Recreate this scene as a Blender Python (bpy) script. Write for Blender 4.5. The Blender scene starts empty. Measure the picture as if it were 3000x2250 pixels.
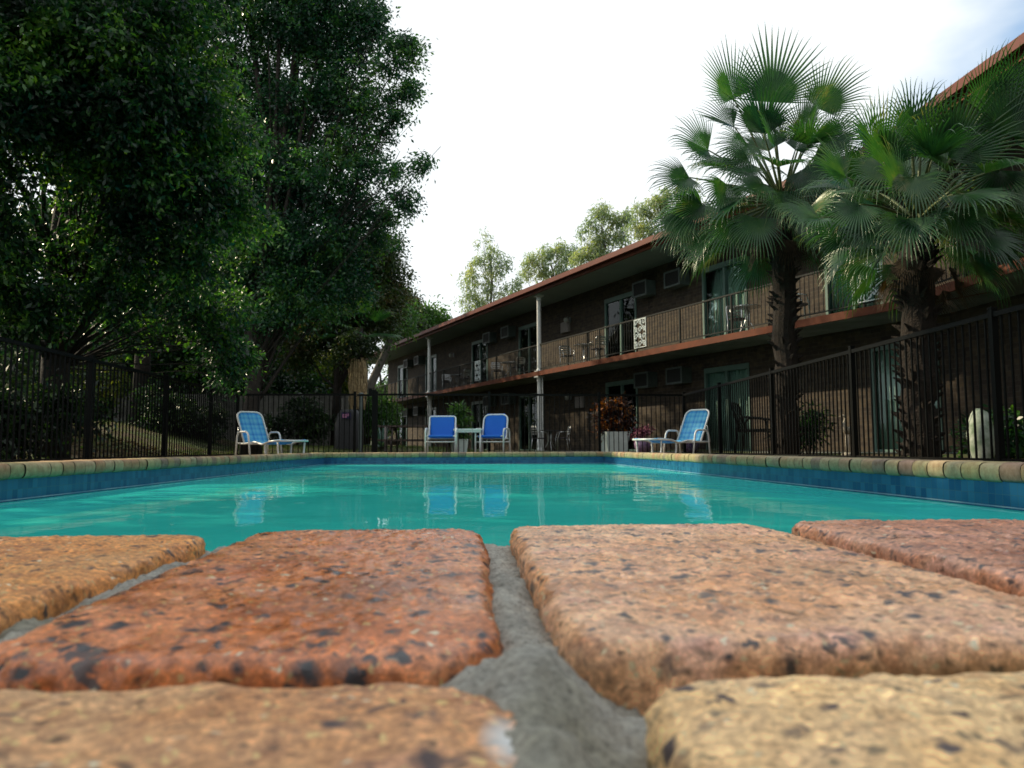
import bpy, bmesh, math, random
import numpy as np
from mathutils import Vector, Matrix, noise

random.seed(7)
rng = np.random.default_rng(11)
R = math.radians
S = bpy.context.scene
COL = S.collection

# ------------------------------------------------------------------ camera, sky, sun
CZ = 0.075
PITCH, YAW, ROLL, FPX = R(4.75), R(3.3), R(0.2), 2250.0
cam = bpy.data.cameras.new("camera")
cam.sensor_width = 36
cam.lens = 27
cam.clip_start = 0.01
cam.clip_end = 2000
cam.dof.use_dof = True
cam.dof.focus_distance = 0.9
cam.dof.aperture_fstop = 28
camo = bpy.data.objects.new("camera", cam)
COL.objects.link(camo)
camo.matrix_world = (Matrix.Translation((0, 0, CZ)) @ Matrix.Rotation(-YAW, 4, 'Z') @
                     Matrix.Rotation(R(90) + PITCH, 4, 'X') @ Matrix.Rotation(-ROLL, 4, 'Z'))
S.camera = camo

SUN = Vector((-0.78, 0.36, 0.55)).normalized()
w = bpy.data.worlds.new("World")
S.world = w
w.use_nodes = True
nt = w.node_tree
nt.nodes.clear()
N = nt.nodes.new
L = nt.links.new
sky = N('ShaderNodeTexSky')
sky.sky_type = 'NISHITA'
sky.sun_disc = False
sky.dust_density = 0.1; sky.ozone_density = 5.0; sky.air_density = 1.2
sky.sun_elevation = math.asin(SUN.z)
sky.sun_rotation = math.atan2(SUN.x, SUN.y)
bg1 = N('ShaderNodeBackground'); bg1.inputs[1].default_value = 0.15
st = N('ShaderNodeMix'); st.data_type = 'RGBA'; st.blend_type = 'MULTIPLY'; st.inputs[0].default_value = 1.0; st.inputs[7].default_value = (.78, 1.16, 1.22, 1)
L(sky.outputs[0], st.inputs[6]); L(st.outputs[2], bg1.inputs[0])
bg2 = N('ShaderNodeBackground'); bg2.inputs[0].default_value = (.93, .98, 1.0, 1); bg2.inputs[1].default_value = 1.04
tc = N('ShaderNodeTexCoord')
mp = N('ShaderNodeMapping'); mp.inputs['Scale'].default_value = (1.0, 1.0, 2.2)
L(tc.outputs['Generated'], mp.inputs[0])
ns = N('ShaderNodeTexNoise'); ns.inputs['Scale'].default_value = 1.7; ns.inputs['Detail'].default_value = 6; ns.inputs['Roughness'].default_value = .5
L(mp.outputs[0], ns.inputs['Vector'])
# bright cloud cover that thins towards the right-hand side of the sky
vd = N('ShaderNodeVectorMath'); vd.operation = 'DOT_PRODUCT'
vd.inputs[1].default_value = (0.73, 0.57, 0.38)
L(tc.outputs['Generated'], vd.inputs[0])
ma = N('ShaderNodeMath'); ma.operation = 'MULTIPLY_ADD'; ma.inputs[1].default_value = -4.0; ma.inputs[2].default_value = 3.75
L(vd.outputs['Value'], ma.inputs[0])
mb_ = N('ShaderNodeMath'); mb_.operation = 'ADD'
L(ma.outputs[0], mb_.inputs[0]); L(ns.outputs['Fac'], mb_.inputs[1])
cr = N('ShaderNodeValToRGB')
cr.color_ramp.elements[0].position = 0.42; cr.color_ramp.elements[0].color = (.0, .0, .0, 1)
cr.color_ramp.elements[1].position = 0.62; cr.color_ramp.elements[1].color = (1, 1, 1, 1)
L(mb_.outputs[0], cr.inputs[0])
mx = N('ShaderNodeMixShader')
L(cr.outputs[0], mx.inputs[0]); L(bg1.outputs[0], mx.inputs[1]); L(bg2.outputs[0], mx.inputs[2])
wo = N('ShaderNodeOutputWorld'); L(mx.outputs[0], wo.inputs[0])

sl = bpy.data.lights.new("sun", 'SUN')
sl.energy = 4.8
sl.angle = R(0.6)
sl.color = (1.0, .85, .58)
slo = bpy.data.objects.new("sun", sl)
COL.objects.link(slo)
slo.rotation_euler = SUN.to_track_quat('Z', 'Y').to_euler()
slo.location = (0, 0, 30)

S.view_settings.view_transform = 'Standard'
S.view_settings.look = 'None'
S.view_settings.exposure = 0.15
S.view_settings.gamma = 1.0
S.cycles.max_bounces = 6
S.cycles.transparent_max_bounces = 12
S.cycles.caustics_reflective = False
S.cycles.caustics_refractive = False
S.cycles.sample_clamp_indirect = 4.0

# ------------------------------------------------------------------ helpers
def ray(px, py):
    """world direction through a pixel of the 3000x2250 photograph (Y component along the pool) and forward length"""
    u, v = px - 1500.0, 1125.0 - py
    c, s = math.cos(ROLL), math.sin(ROLL)
    u, v = u * c + v * s, v * c - u * s
    fw = FPX * math.cos(PITCH) - v * math.sin(PITCH)
    up = v * math.cos(PITCH) + FPX * math.sin(PITCH)
    return Vector((u * math.cos(YAW) + fw * math.sin(YAW), fw * math.cos(YAW) - u * math.sin(YAW), up)), fw
def at(px, py, D):
    d, fw = ray(px, py)
    return Vector((0, 0, CZ)) + d * (D / fw)
def at0(px, D, z=0.0):
    p = at(px, 1310, D); p.z = z; return p

class MB:
    def __init__(s): s.v = []; s.f = []; s.uv = None
    def add(s, vs, fs):
        o = len(s.v); s.v += [tuple(x) for x in vs]; s.f += [tuple(i + o for i in f) for f in fs]; return s
    def box(s, x0, x1, y0, y1, z0, z1, M=None):
        v = [Vector(p) for p in ((x0,y0,z0),(x1,y0,z0),(x1,y1,z0),(x0,y1,z0),(x0,y0,z1),(x1,y0,z1),(x1,y1,z1),(x0,y1,z1))]
        if M: v = [M @ p for p in v]
        return s.add(v, [(0,3,2,1),(4,5,6,7),(0,1,5,4),(1,2,6,5),(2,3,7,6),(3,0,4,7)])
    def tube(s, pts, r, n=8, cap=True):
        pts = [Vector(p) for p in pts]
        m = len(pts)
        rs = r if isinstance(r, (list, tuple)) else [r] * m
        vs = []; up = None
        for i, p in enumerate(pts):
            t = (pts[min(i+1, m-1)] - pts[max(i-1, 0)])
            if t.length < 1e-9: t = Vector((0,0,1))
            t.normalize()
            if up is None: up = Vector((0,0,1)) if abs(t.z) < .9 else Vector((1,0,0))
            a = t.cross(up)
            if a.length < 1e-6: a = t.orthogonal()
            a.normalize(); b = t.cross(a).normalized(); up = -b if False else a.cross(t).normalized()
            for k in range(n):
                an = 2 * math.pi * k / n
                vs.append(p + (a * math.cos(an) + b * math.sin(an)) * rs[i])
        fs = []
        for i in range(m - 1):
            for k in range(n):
                fs.append((i*n+k, i*n+(k+1) % n, (i+1)*n+(k+1) % n, (i+1)*n+k))
        if cap:
            fs.append(tuple(range(n))[::-1]); fs.append(tuple((m-1)*n+k for k in range(n)))
        return s.add(vs, fs)
    def lathe(s, prof, n=16, c=(0,0,0)):
        vs = []
        for r_, z in prof:
            for k in range(n):
                a = 2*math.pi*k/n
                vs.append((c[0]+r_*math.cos(a), c[1]+r_*math.sin(a), c[2]+z))
        fs = []
        for i in range(len(prof)-1):
            for k in range(n):
                fs.append((i*n+k, i*n+(k+1) % n, (i+1)*n+(k+1) % n, (i+1)*n+k))
        fs.append(tuple(range(n))[::-1]); fs.append(tuple((len(prof)-1)*n+k for k in range(n)))
        return s.add(vs, fs)
    def sheet(s, rows, th=0.004):
        """rows: list of rows of points -> thin double sided sheet"""
        nr, nc = len(rows), len(rows[0])
        top = [Vector(p) for r_ in rows for p in r_]
        nrm = []
        for i in range(nr):
            for j in range(nc):
                a = top[min(i+1,nr-1)*nc+j]-top[max(i-1,0)*nc+j]; b = top[i*nc+min(j+1,nc-1)]-top[i*nc+max(j-1,0)]
                n_ = a.cross(b); nrm.append(n_.normalized() if n_.length > 1e-9 else Vector((0,0,1)))
        bot = [p - n_*th for p, n_ in zip(top, nrm)]
        q = nr*nc; fs = []
        for i in range(nr-1):
            for j in range(nc-1):
                a,b,c,d = i*nc+j, i*nc+j+1, (i+1)*nc+j+1, (i+1)*nc+j
                fs.append((a,b,c,d)); fs.append((q+d,q+c,q+b,q+a))
        for i in range(nr-1):
            a,d = i*nc,(i+1)*nc; fs.append((a,d,q+d,q+a)); a,d = i*nc+nc-1,(i+1)*nc+nc-1; fs.append((d,a,q+a,q+d))
        for j in range(nc-1):
            a,b = j,j+1; fs.append((b,a,q+a,q+b)); a,b=(nr-1)*nc+j,(nr-1)*nc+j+1; fs.append((a,b,q+b,q+a))
        return s.add(top+bot, fs)
    def build(s, name, mat, parent=None, smooth=False, M=None):
        me = bpy.data.meshes.new(name)
        me.from_pydata(s.v, [], s.f)
        me.materials.append(mat)
        if smooth: me.polygons.foreach_set('use_smooth', [True]*len(me.polygons))
        me.update()
        o = bpy.data.objects.new(name, me); COL.objects.link(o)
        if parent: o.parent = parent
        if M is not None: o.matrix_local = M
        return o

def tag(o, label=None, cat=None, group=None, kind=None):
    if label: o['label'] = label
    if cat: o['category'] = cat
    if group: o['group'] = group
    if kind: o['kind'] = kind
    return o
def empty(name, loc=(0,0,0), rz=0.0, label=None, cat=None, group=None):
    o = bpy.data.objects.new(name, None); COL.objects.link(o)
    o.location = loc; o.rotation_euler = (0,0,rz); o.empty_display_size = .2
    return tag(o, label, cat, group)
def struct(o): o['kind'] = 'structure'; return o
def dup(root, loc, rz, label, group=None):
    r_ = root.copy(); COL.objects.link(r_); r_.location = loc; r_.rotation_euler = (0,0,rz); r_['label'] = label
    if group: r_['group'] = group
    for ch in list(root.children):
        c = ch.copy(); COL.objects.link(c); c.parent = r_; c.matrix_local = ch.matrix_local
        for g in list(ch.children):
            d = g.copy(); COL.objects.link(d); d.parent = c; d.matrix_local = g.matrix_local
    return r_
def np_mesh(name, V, F, mat, parent=None, smooth=False, cols=None):
    me = bpy.data.meshes.new(name)
    V = np.asarray(V, np.float32); F = np.asarray(F, np.int32)
    nf, k = F.shape
    me.vertices.add(len(V)); me.vertices.foreach_set('co', V.ravel())
    me.loops.add(nf*k); me.loops.foreach_set('vertex_index', F.ravel())
    me.polygons.add(nf); me.polygons.foreach_set('loop_start', np.arange(0, nf*k, k, dtype=np.int32))
    me.polygons.foreach_set('loop_total', np.full(nf, k, np.int32))
    if smooth: me.polygons.foreach_set('use_smooth', np.ones(nf, bool))
    me.update(calc_edges=True)
    if cols is not None:
        a = me.attributes.new('rnd', 'FLOAT', 'FACE'); a.data.foreach_set('value', np.asarray(cols, np.float32))
    me.materials.append(mat)
    o = bpy.data.objects.new(name, me); COL.objects.link(o)
    if parent: o.parent = parent
    return o

# ------------------------------------------------------------------ materials
def mat(name, col=(.5,.5,.5), rough=.6, metal=0.0, spec=.5):
    m = bpy.data.materials.new(name); m.use_nodes = True
    b = m.node_tree.nodes['Principled BSDF']
    b.inputs['Base Color'].default_value = (*col, 1); b.inputs['Roughness'].default_value = rough
    b.inputs['Metallic'].default_value = metal; b.inputs['Specular IOR Level'].default_value = spec
    return m
class NT:
    """tiny wrapper to write node trees compactly"""
    def __init__(s, m): s.t = m.node_tree; s.b = s.t.nodes.get('Principled BSDF')
    def n(s, kind, ins=None, **kw):
        x = s.t.nodes.new('ShaderNode' + kind)
        for k, v in kw.items(): setattr(x, k, v)
        for k, v in (ins or {}).items():
            if hasattr(v, 'is_output') or isinstance(v, bpy.types.NodeSocket): s.t.links.new(v, x.inputs[k])
            else: x.inputs[k].default_value = v
        return x
    def l(s, a, b): s.t.links.new(a, b)
    def ramp(s, fac, stops, interp='LINEAR'):
        x = s.t.nodes.new('ShaderNodeValToRGB'); e = x.color_ramp.elements; x.color_ramp.interpolation = interp
        while len(e) > 1: e.remove(e[-1])
        e[0].position = stops[0][0]; e[0].color = (*stops[0][1], 1)
        for p, c in stops[1:]:
            q = e.new(p); q.color = (*c, 1)
        s.l(fac, x.inputs[0]); return x.outputs[0]
    def mix(s, fac, a, b, mode='MIX'):
        x = s.t.nodes.new('ShaderNodeMix'); x.data_type = 'RGBA'; x.blend_type = mode
        for v, i in ((fac, 0), (a, 6), (b, 7)):
            if isinstance(v, bpy.types.NodeSocket): s.l(v, x.inputs[i])
            else: x.inputs[i].default_value = v if not isinstance(v, tuple) else ((*v, 1) if len(v) == 3 else v)
        return x.outputs[2]
    def noise(s, vec, scale, detail=4, rough=.5):
        return s.n('TexNoise', {'Vector': vec, 'Scale': scale, 'Detail': detail, 'Roughness': rough}).outputs['Fac']
    def bump(s, h, strength=.3, dist=.01, normal=None):
        x = s.n('Bump', {'Height': h, 'Strength': strength, 'Distance': dist})
        if normal is not None: s.l(normal, x.inputs['Normal'])
        return x.outputs[0]
    def obj(s): return s.n('TexCoord').outputs['Object']
def mottled(name, c1, c2, scale, rough=.7, bump=.2, bdist=.01, detail=5, spec=.5, metal=0):
    m = mat(name, c1, rough, metal, spec); t = NT(m); o = t.obj()
    f = t.noise(o, scale, detail, .6)
    t.l(t.ramp(f, [(.35, c1), (.65, c2)]), t.b.inputs['Base Color'])
    if bump: t.l(t.bump(t.noise(o, scale*3, 4), bump, bdist), t.b.inputs['Normal'])
    return m

M_white = mottled('white_paint', (.72,.73,.72), (.60,.62,.61), 9, .35, .05)
M_plastic = mottled('white_pvc', (.74,.75,.76), (.62,.64,.65), 14, .3, .04)
M_rust = mottled('rust_paint', (.135,.032,.010), (.09,.021,.007), 3, .6, .1, spec=.25)
M_gutter = mottled('red_gutter', (.13,.026,.014), (.09,.018,.012), 2, .5, .05, spec=.3)
M_soffit = mottled('soffit_paint', (.20,.25,.235), (.16,.20,.19), 1.2, .6, .05)
M_balcony = mottled('balcony_concrete', (.20,.23,.22), (.10,.115,.11), 1.5, .8, .1)
M_rail = mat('black_rail', (.008,.010,.010), .6, 0, .2)
M_fence = mat('black_fence', (.0025,.003,.003), .5, 0, .12)
M_frame = mottled('door_frame_paint', (.11,.19,.165), (.085,.15,.13), 4, .45, .03)
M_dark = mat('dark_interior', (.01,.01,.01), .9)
M_acgrille = mat('grille_dark', (.008,.009,.009), .7)
M_aclight = mottled('casing_grey', (.09,.115,.11), (.065,.085,.08), 6, .5, .03)
M_metal = mat('brushed_steel', (.55,.56,.57), .28, .9)
M_chairdark = mat('dark_seat', (.03,.022,.03), .6)
M_tile_roof = mottled('roof_sheet', (.10,.04,.03), (.07,.03,.025), 2, .5, .1)
M_wood = mottled('dark_stained_wood', (.07,.045,.036), (.035,.022,.017), 12, .45, .2)
M_grey_wood = mottled('weathered_paling', (.16,.155,.14), (.09,.088,.08), 5, .8, .2)
M_fili = mottled('filigree_paint', (.62,.68,.70), (.5,.57,.58), 9, .6, .05)
M_pale_wood = mottled('pale_grey_wood', (.26,.23,.22), (.2,.18,.17), 8, .7, .1)
M_pot = mottled('white_ceramic', (.68,.76,.74), (.55,.64,.62), 6, .3, .05)
M_purple = mottled('purple_pot', (.10,.04,.22), (.35,.30,.5), 28, .4, .02)
M_pink = mat('pink_petals', (.20,.05,.09), .6)
M_stone = mottled('pale_stone', (.42,.46,.40), (.14,.2,.13), 9, .8, .4, .01)
M_cover = mottled('black_cover', (.012,.012,.014), (.02,.02,.024), 6, .55, .5, .02)
M_bark = mottled('bark_dark', (.012,.009,.007), (.026,.019,.014), 7, .9, .7, .03)
M_gumbark = mottled('bark_pale', (.13,.12,.10), (.08,.07,.058), 5, .85, .3, .02)
M_straw = mottled('straw_skirt', (.50,.37,.20), (.25,.18,.10), 14, .9, .6, .03)
M_palmbark = mottled('palm_bark', (.009,.006,.005), (.020,.012,.008), 16, .95, .8, .03)

def brick_wall():
    m = mat('brown_brickwork', (.1,.07,.05), .85); t = NT(m); o = t.obj()
    sx = t.n('SeparateXYZ', {0: o}); cx = t.n('CombineXYZ', {0: sx.outputs[0], 1: sx.outputs[2], 2: sx.outputs[1]})
    br = t.n('TexBrick', {'Vector': cx.outputs[0], 'Color1': (.036,.024,.017,1), 'Color2': (.085,.060,.034,1), 'Mortar': (.075,.064,.050,1),
                          'Scale': 1.0, 'Mortar Size': .007, 'Mortar Smooth': .2, 'Brick Width': .24, 'Row Height': .086, 'Bias': -.1})
    f = t.noise(cx.outputs[0], 9, 3)
    c = t.mix(t.ramp(f, [(.35,(0,0,0)),(.6,(1,1,1))]), br.outputs['Color'], t.mix(1.0, br.outputs['Color'], (.62,.58,.6), 'MULTIPLY'))
    t.l(c, t.b.inputs['Base Color'])
    t.l(t.bump(br.outputs['Fac'], -.6, .008), t.b.inputs['Normal'])
    return m
M_brick = brick_wall()

def glass_mat():
    m = mat('door_glass', (0,0,0), .05); t = NT(m)
    tr = t.n('BsdfTransparent', {'Color': (.84,.93,.90,1)})
    gl = t.n('BsdfGlossy', {'Color': (.9,.95,.95,1), 'Roughness': .02})
    fr = t.n('Fresnel', {'IOR': 1.3})
    ms = t.n('MixShader', {0: fr.outputs[0], 1: tr.outputs[0], 2: gl.outputs[0]})
    t.l(ms.outputs[0], t.t.nodes['Material Output'].inputs[0]); return m
M_glass = glass_mat()
def curtain_mat():
    m = mat('pale_curtain', (.36,.45,.41), .9); t = NT(m); o = t.obj()
    sx = t.n('SeparateXYZ', {0: o})
    wv = t.n('Math', {0: sx.outputs[0], 1: 55.0}, operation='MULTIPLY')
    si = t.n('Math', {0: wv.outputs[0]}, operation='SINE')
    t.l(t.bump(si.outputs[0], .8, .02), t.b.inputs['Normal']); return m
M_curtain = curtain_mat()

def leaf_mat(name, stops, trans=.35, rough=.36, vary=.6, spec=.5):
    m = mat(name, stops[0][1], rough, 0, spec); t = NT(m)
    at_ = t.n('Attribute', attribute_name='rnd')
    o = t.obj(); nz = t.noise(o, vary, 3, .6)
    nz = t.n('Math', {0: nz, 1: 2.4, 2: -.70}, operation='MULTIPLY_ADD').outputs[0]
    s_ = t.n('Math', {0: at_.outputs['Fac'], 1: nz}, operation='ADD')
    h = t.n('Math', {0: s_.outputs[0], 1: .5}, operation='MULTIPLY')
    c = t.ramp(h.outputs[0], stops)
    t.l(c, t.b.inputs['Base Color'])
    tb = t.n('BsdfTranslucent', {'Color': t.mix(1.0, c, (1.6,1.75,.6), 'MULTIPLY')})
    ms = t.n('MixShader', {0: trans, 1: t.b.outputs[0], 2: tb.outputs[0]})
    t.l(ms.outputs[0], t.t.nodes['Material Output'].inputs[0]); return m
ML_dark = leaf_mat('leaf_dark_green', [(.30,(.005,.022,.012)),(.50,(.014,.055,.022)),(.63,(.055,.15,.026)),(.75,(.13,.25,.03))], .42, .34, .9)
ML_fig = leaf_mat('leaf_fig_green', [(.30,(.008,.036,.024)),(.50,(.020,.078,.040)),(.64,(.055,.16,.04)),(.76,(.12,.22,.04))], .42, .34, .8)
ML_rusty = leaf_mat('leaf_rusty_green', [(.25,(.018,.040,.018)),(.5,(.04,.07,.028)),(.64,(.055,.08,.025)),(.78,(.12,.08,.035))])
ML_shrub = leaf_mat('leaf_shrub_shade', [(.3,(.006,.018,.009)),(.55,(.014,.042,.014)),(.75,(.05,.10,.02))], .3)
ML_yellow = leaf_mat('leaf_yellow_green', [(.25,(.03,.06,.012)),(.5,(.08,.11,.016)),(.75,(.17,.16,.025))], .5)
ML_fresh = leaf_mat('leaf_fresh_green', [(.25,(.025,.075,.025)),(.5,(.05,.13,.035)),(.75,(.10,.18,.05))], .45)
ML_gum = leaf_mat('leaf_olive_gum', [(.25,(.15,.22,.21)),(.5,(.22,.28,.21)),(.72,(.34,.35,.18))], .5, .5, .25)
ML_palm = leaf_mat('leaf_palm', [(.2,(.012,.050,.026)),(.5,(.028,.10,.030)),(.70,(.055,.13,.035)),(.87,(.20,.20,.08))], .34, .30, 2.5, .6)
ML_dead = leaf_mat('leaf_palm_dead', [(.2,(.02,.012,.008)),(.5,(.04,.022,.012)),(.8,(.10,.065,.035))], .25, .8, 2)
ML_croton = leaf_mat('leaf_croton', [(.2,(.012,.008,.008)),(.52,(.03,.010,.010)),(.63,(.14,.035,.008)),(.74,(.4,.14,.012))], .3, .4, 6)
ML_agave = leaf_mat('leaf_blue_green', [(.2,(.04,.10,.09)),(.5,(.08,.16,.14)),(.8,(.12,.2,.17))], .2)
ML_litter = leaf_mat('leaf_litter_brown', [(.2,(.05,.03,.018)),(.5,(.10,.06,.03)),(.8,(.17,.11,.05))], .1, .8)
ML_grass = leaf_mat('grass_blade', [(.2,(.03,.06,.012)),(.5,(.06,.10,.022)),(.8,(.13,.14,.04))], .35, .6, .5)

# ------------------------------------------------------------------ ground, deck, pool
PX0, PX1, PY0, PY1 = -2.56, 2.49, .36, 14.0      # inner edges of the coping
DECK = -.12
def hgt(x, y):
    ss = lambda a, b, v: max(0, min(1, (v-a)/(b-a)))**2*(3-2*max(0, min(1, (v-a)/(b-a))))
    inside = (-4.6 < x < 4.5 and -3 < y < 15.6)
    h = DECK - .02
    bank = ss(-4.7, -9.5, x) * .95
    back = ss(15.8, 21, y) * .26 * ss(1.0, -3.0, x)
    h += max(bank, back) if not inside else 0
    h += .10 * ss(16.5, 22.0, y) * ss(-3.5, -.5, x) + .10*ss(4.6, 6.0, x)
    if abs(x) > 30 or y > 60: h += .3
    if not inside and (x < -4.7 or y > 15.8): h += .05*noise.noise(Vector((x*.5, y*.5, 0)))
    return h
xs = [-400,-200,-100,-60,-40,-30,-24,-20,-17,-15,-13,-12,-11,-10.5,-10,-9.5,-9,-8.5,-8,-7.5,-7,-6.5,-6,-5.6,-5.2,-4.9,-4.62,-3.6,-2.75,0,2.68,3.6,4.52,5,5.5,6,7,8,10,12,14,17,20,25,30,45,70,120,200,400]
ys = [-300,-100,-40,-20,-10,-5,-2.5,.2,2.5,5,7.5,10,12.5,14.19,15.62,16.1,16.6,17.2,18,19,20,21,22,23,24,26,28,30,33,36,40,45,50,60,80,120,200,400,900]
gm = MB(); gv = []; nx_, ny_ = len(xs), len(ys)
for y in ys:
    for x in xs: gv.append((x, y, hgt(x, y)))
gf = []
for j in range(ny_-1):
    for i in range(nx_-1):
        if -2.75 <= xs[i] < 2.68 and .2 <= ys[j] < 14.19: continue
        gf.append((j*nx_+i, j*nx_+i+1, (j+1)*nx_+i+1, (j+1)*nx_+i))
gm.add(gv, gf)
M_ground = mat('lawn_and_litter', (.05,.08,.02), .95)
t = NT(M_ground); o = t.obj()
f1 = t.noise(o, .7, 5, .6); f2 = t.noise(o, 30, 5, .7)
green = t.ramp(f2, [(.3,(.03,.05,.014)),(.7,(.09,.12,.03))])
brown = t.ramp(f2, [(.3,(.035,.022,.012)),(.7,(.12,.075,.035))])
t.l(t.mix(t.ramp(f1, [(.42,(0,0,0)),(.56,(1,1,1))]), green, brown), t.b.inputs['Base Color'])
t.l(t.bump(f2, .8, .03), t.b.inputs['Normal'])
struct(gm.build('ground', M_ground, smooth=True))

# paved deck round the pool
M_deck = mat('deck_pavers', (.3,.22,.15), .7)
t = NT(M_deck); o = t.obj()
br = t.n('TexBrick', {'Vector': o, 'Color1': (.26,.19,.13,1), 'Color2': (.36,.28,.18,1), 'Mortar': (.16,.15,.13,1), 'Scale': 1.0,
                      'Mortar Size': .005, 'Brick Width': .23, 'Row Height': .115})
t.l(t.mix(t.noise(o, 5, 4), br.outputs['Color'], t.mix(1.0, br.outputs['Color'], (.6,.55,.5), 'MULTIPLY')), t.b.inputs['Base Color'])
t.l(t.bump(br.outputs['Fac'], -.4, .004), t.b.inputs['Normal'])
dm = MB()
OX0, OX1, OY1 = PX0-.21, PX1+.21, PY1+.21
for a in ((-4.5, OX0, -2.5, 15.45), (OX1, 4.45, -2.5, 15.45), (OX0, OX1, OY1, 15.45)):
    dm.box(a[0], a[1], a[2], a[3], DECK-.1, DECK)
struct(dm.build('deck', M_deck))

# coping bricks round the far sides, each with a bullnose
M_coping = mat('coping_brick', (.3,.25,.15), .6)
t = NT(M_coping); o = t.obj()
a_ = t.n('Attribute', attribute_name='rnd')
c = t.ramp(a_.outputs['Fac'], [(0,(.42,.35,.19)),(.25,(.33,.30,.15)),(.42,(.40,.22,.12)),(.55,(.37,.35,.21)),(.72,(.20,.13,.11)),(.82,(.48,.36,.21)),(1,(.30,.30,.17))])
nz = t.noise(o, 26, 6, .7)
c = t.mix(t.ramp(nz, [(.38,(0,0,0)),(.66,(1,1,1))]), c, t.mix(1.0, c, (.62,.52,.45), 'MULTIPLY'))
t.l(c, t.b.inputs['Base Color'])
t.l(t.bump(t.noise(o, 160, 4), .4, .004), t.b.inputs['Normal'])
def coping():
    prof = []          # (distance out from pool edge inwards (neg = over water), z)
    r0 = .030
    for k in range(7):
        a = R(-90 + 180*k/6)
        prof.append((-.0 - r0*math.cos(a)*.8 + .0, -.046 + .046*math.sin(a)*1.0))
    prof = [(.0,-.092)] + [(-.012,-.090), (-.024,-.078), (-.029,-.055), (-.029,-.034), (-.024,-.014), (-.011,-.003), (.006,0), (.2,0), (.2,-.18), (.03,-.18)]
    V, F, C = [], [], []
    def brickrun(p0, d, n_, length):
        k = max(1, round(length/.140)); pitch = length/k
        for i in range(k):
            a0, a1 = i*pitch+.004, (i+1)*pitch-.004
            c_ = rng.random(); dz = rng.normal()*.0012; dy = rng.normal()*.0025
            secs = [(a0, .94), (a0+.008, .985), (a0+.02, 1), (a1-.02, 1), (a1-.008, .985), (a1, .94)]
            base = len(V); P = len(prof)
            for s_, sc in secs:
                for (u, z) in prof:
                    zz = (z+.046)*sc-.046 + dz if z > -.1 else z
                    uu = u*sc + dy if u < .05 else u
                    p = p0 + d*s_ + n_*uu; V.append((p.x, p.y, zz))
            for q in range(len(secs)-1):
                for j in range(P-1):
                    F.append((base+q*P+j, base+(q+1)*P+j, base+(q+1)*P+j+1, base+q*P+j+1)); C.append(c_)
    brickrun(Vector((PX0,PY1-.0,0)), Vector((1,0,0)), Vector((0,1,0)), PX1-PX0)
    brickrun(Vector((PX0,PY1,0)), Vector((0,-1,0)), Vector((-1,0,0)), PY1-PY0)
    brickrun(Vector((PX1,PY0,0)), Vector((0,1,0)), Vector((1,0,0)), PY1-PY0)
    ob = np_mesh('coping', V, F, M_coping, None, True, C)
    return ob
struct(coping())
mo = MB()
mo.box(PX0-.19, PX0-.012, PY0, PY1, -.3, -.006); mo.box(PX1+.012, PX1+.19, PY0, PY1, -.3, -.006)
mo.box(PX0-.2, PX1+.2, PY1+.012, PY1+.2, -.3, -.004)
M_mort = mottled('dark_mortar', (.14,.135,.12), (.08,.075,.065), 40, .95, .4, .004)
struct(mo.build('coping_bed', M_mort))

M_tile = mat('blue_pool_tile', (.03,.15,.3), .18)
t = NT(M_tile); o = t.obj()
sx = t.n('SeparateXYZ', {0: o}); ad = t.n('Math', {0: sx.outputs[0], 1: sx.outputs[1]}, operation='ADD')
cx = t.n('CombineXYZ', {0: ad.outputs[0], 1: sx.outputs[2], 2: 0.0})
br = t.n('TexBrick', {'Vector': cx.outputs[0], 'Color1': (.008,.066,.19,1), 'Color2': (.022,.135,.28,1), 'Mortar': (.035,.11,.19,1),
                      'Scale': 1.0, 'Mortar Size': .0016, 'Brick Width': .05, 'Row Height': .15, 'Bias': 0.0, 'Mortar Smooth': .3}, offset=0.0)
t.l(br.outputs['Color'], t.b.inputs['Base Color'])
pw = MB()
iw = .006
pw.box(PX0-.1, PX0+iw, PY0, PY1, -1.2, -.088); pw.box(PX1-iw, PX1+.1, PY0, PY1, -1.2, -.0885)
pw.box(PX0+iw, PX1-iw, PY1-iw, PY1+.1, -1.2, -.089); pw.box(PX0+iw, PX1-iw, PY0-.1, PY0+.02, -1.2, -.0895)
struct(pw.build('pool_wall', M_tile))
sc_ = MB()
for a in ((PX0+iw,PX0+iw+.002,PY0+.03,PY1-iw-.003),(PX1-iw-.002,PX1-iw,PY0+.03,PY1-iw-.003),(PX0+iw+.003,PX1-iw-.003,PY1-iw-.002,PY1-iw)): sc_.box(a[0],a[1],a[2],a[3],-.209,-.203)
struct(sc_.build('tile_trim', mottled('lime_line', (.30,.45,.55), (.1,.25,.4), 3, .5)))
pf = MB(); pf.box(PX0, PX1, PY0, PY1, -1.35, -1.22)
struct(pf.build('pool_floor', mottled('pool_plaster', (.3,.6,.55), (.25,.55,.5), 2, .6)))

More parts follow.
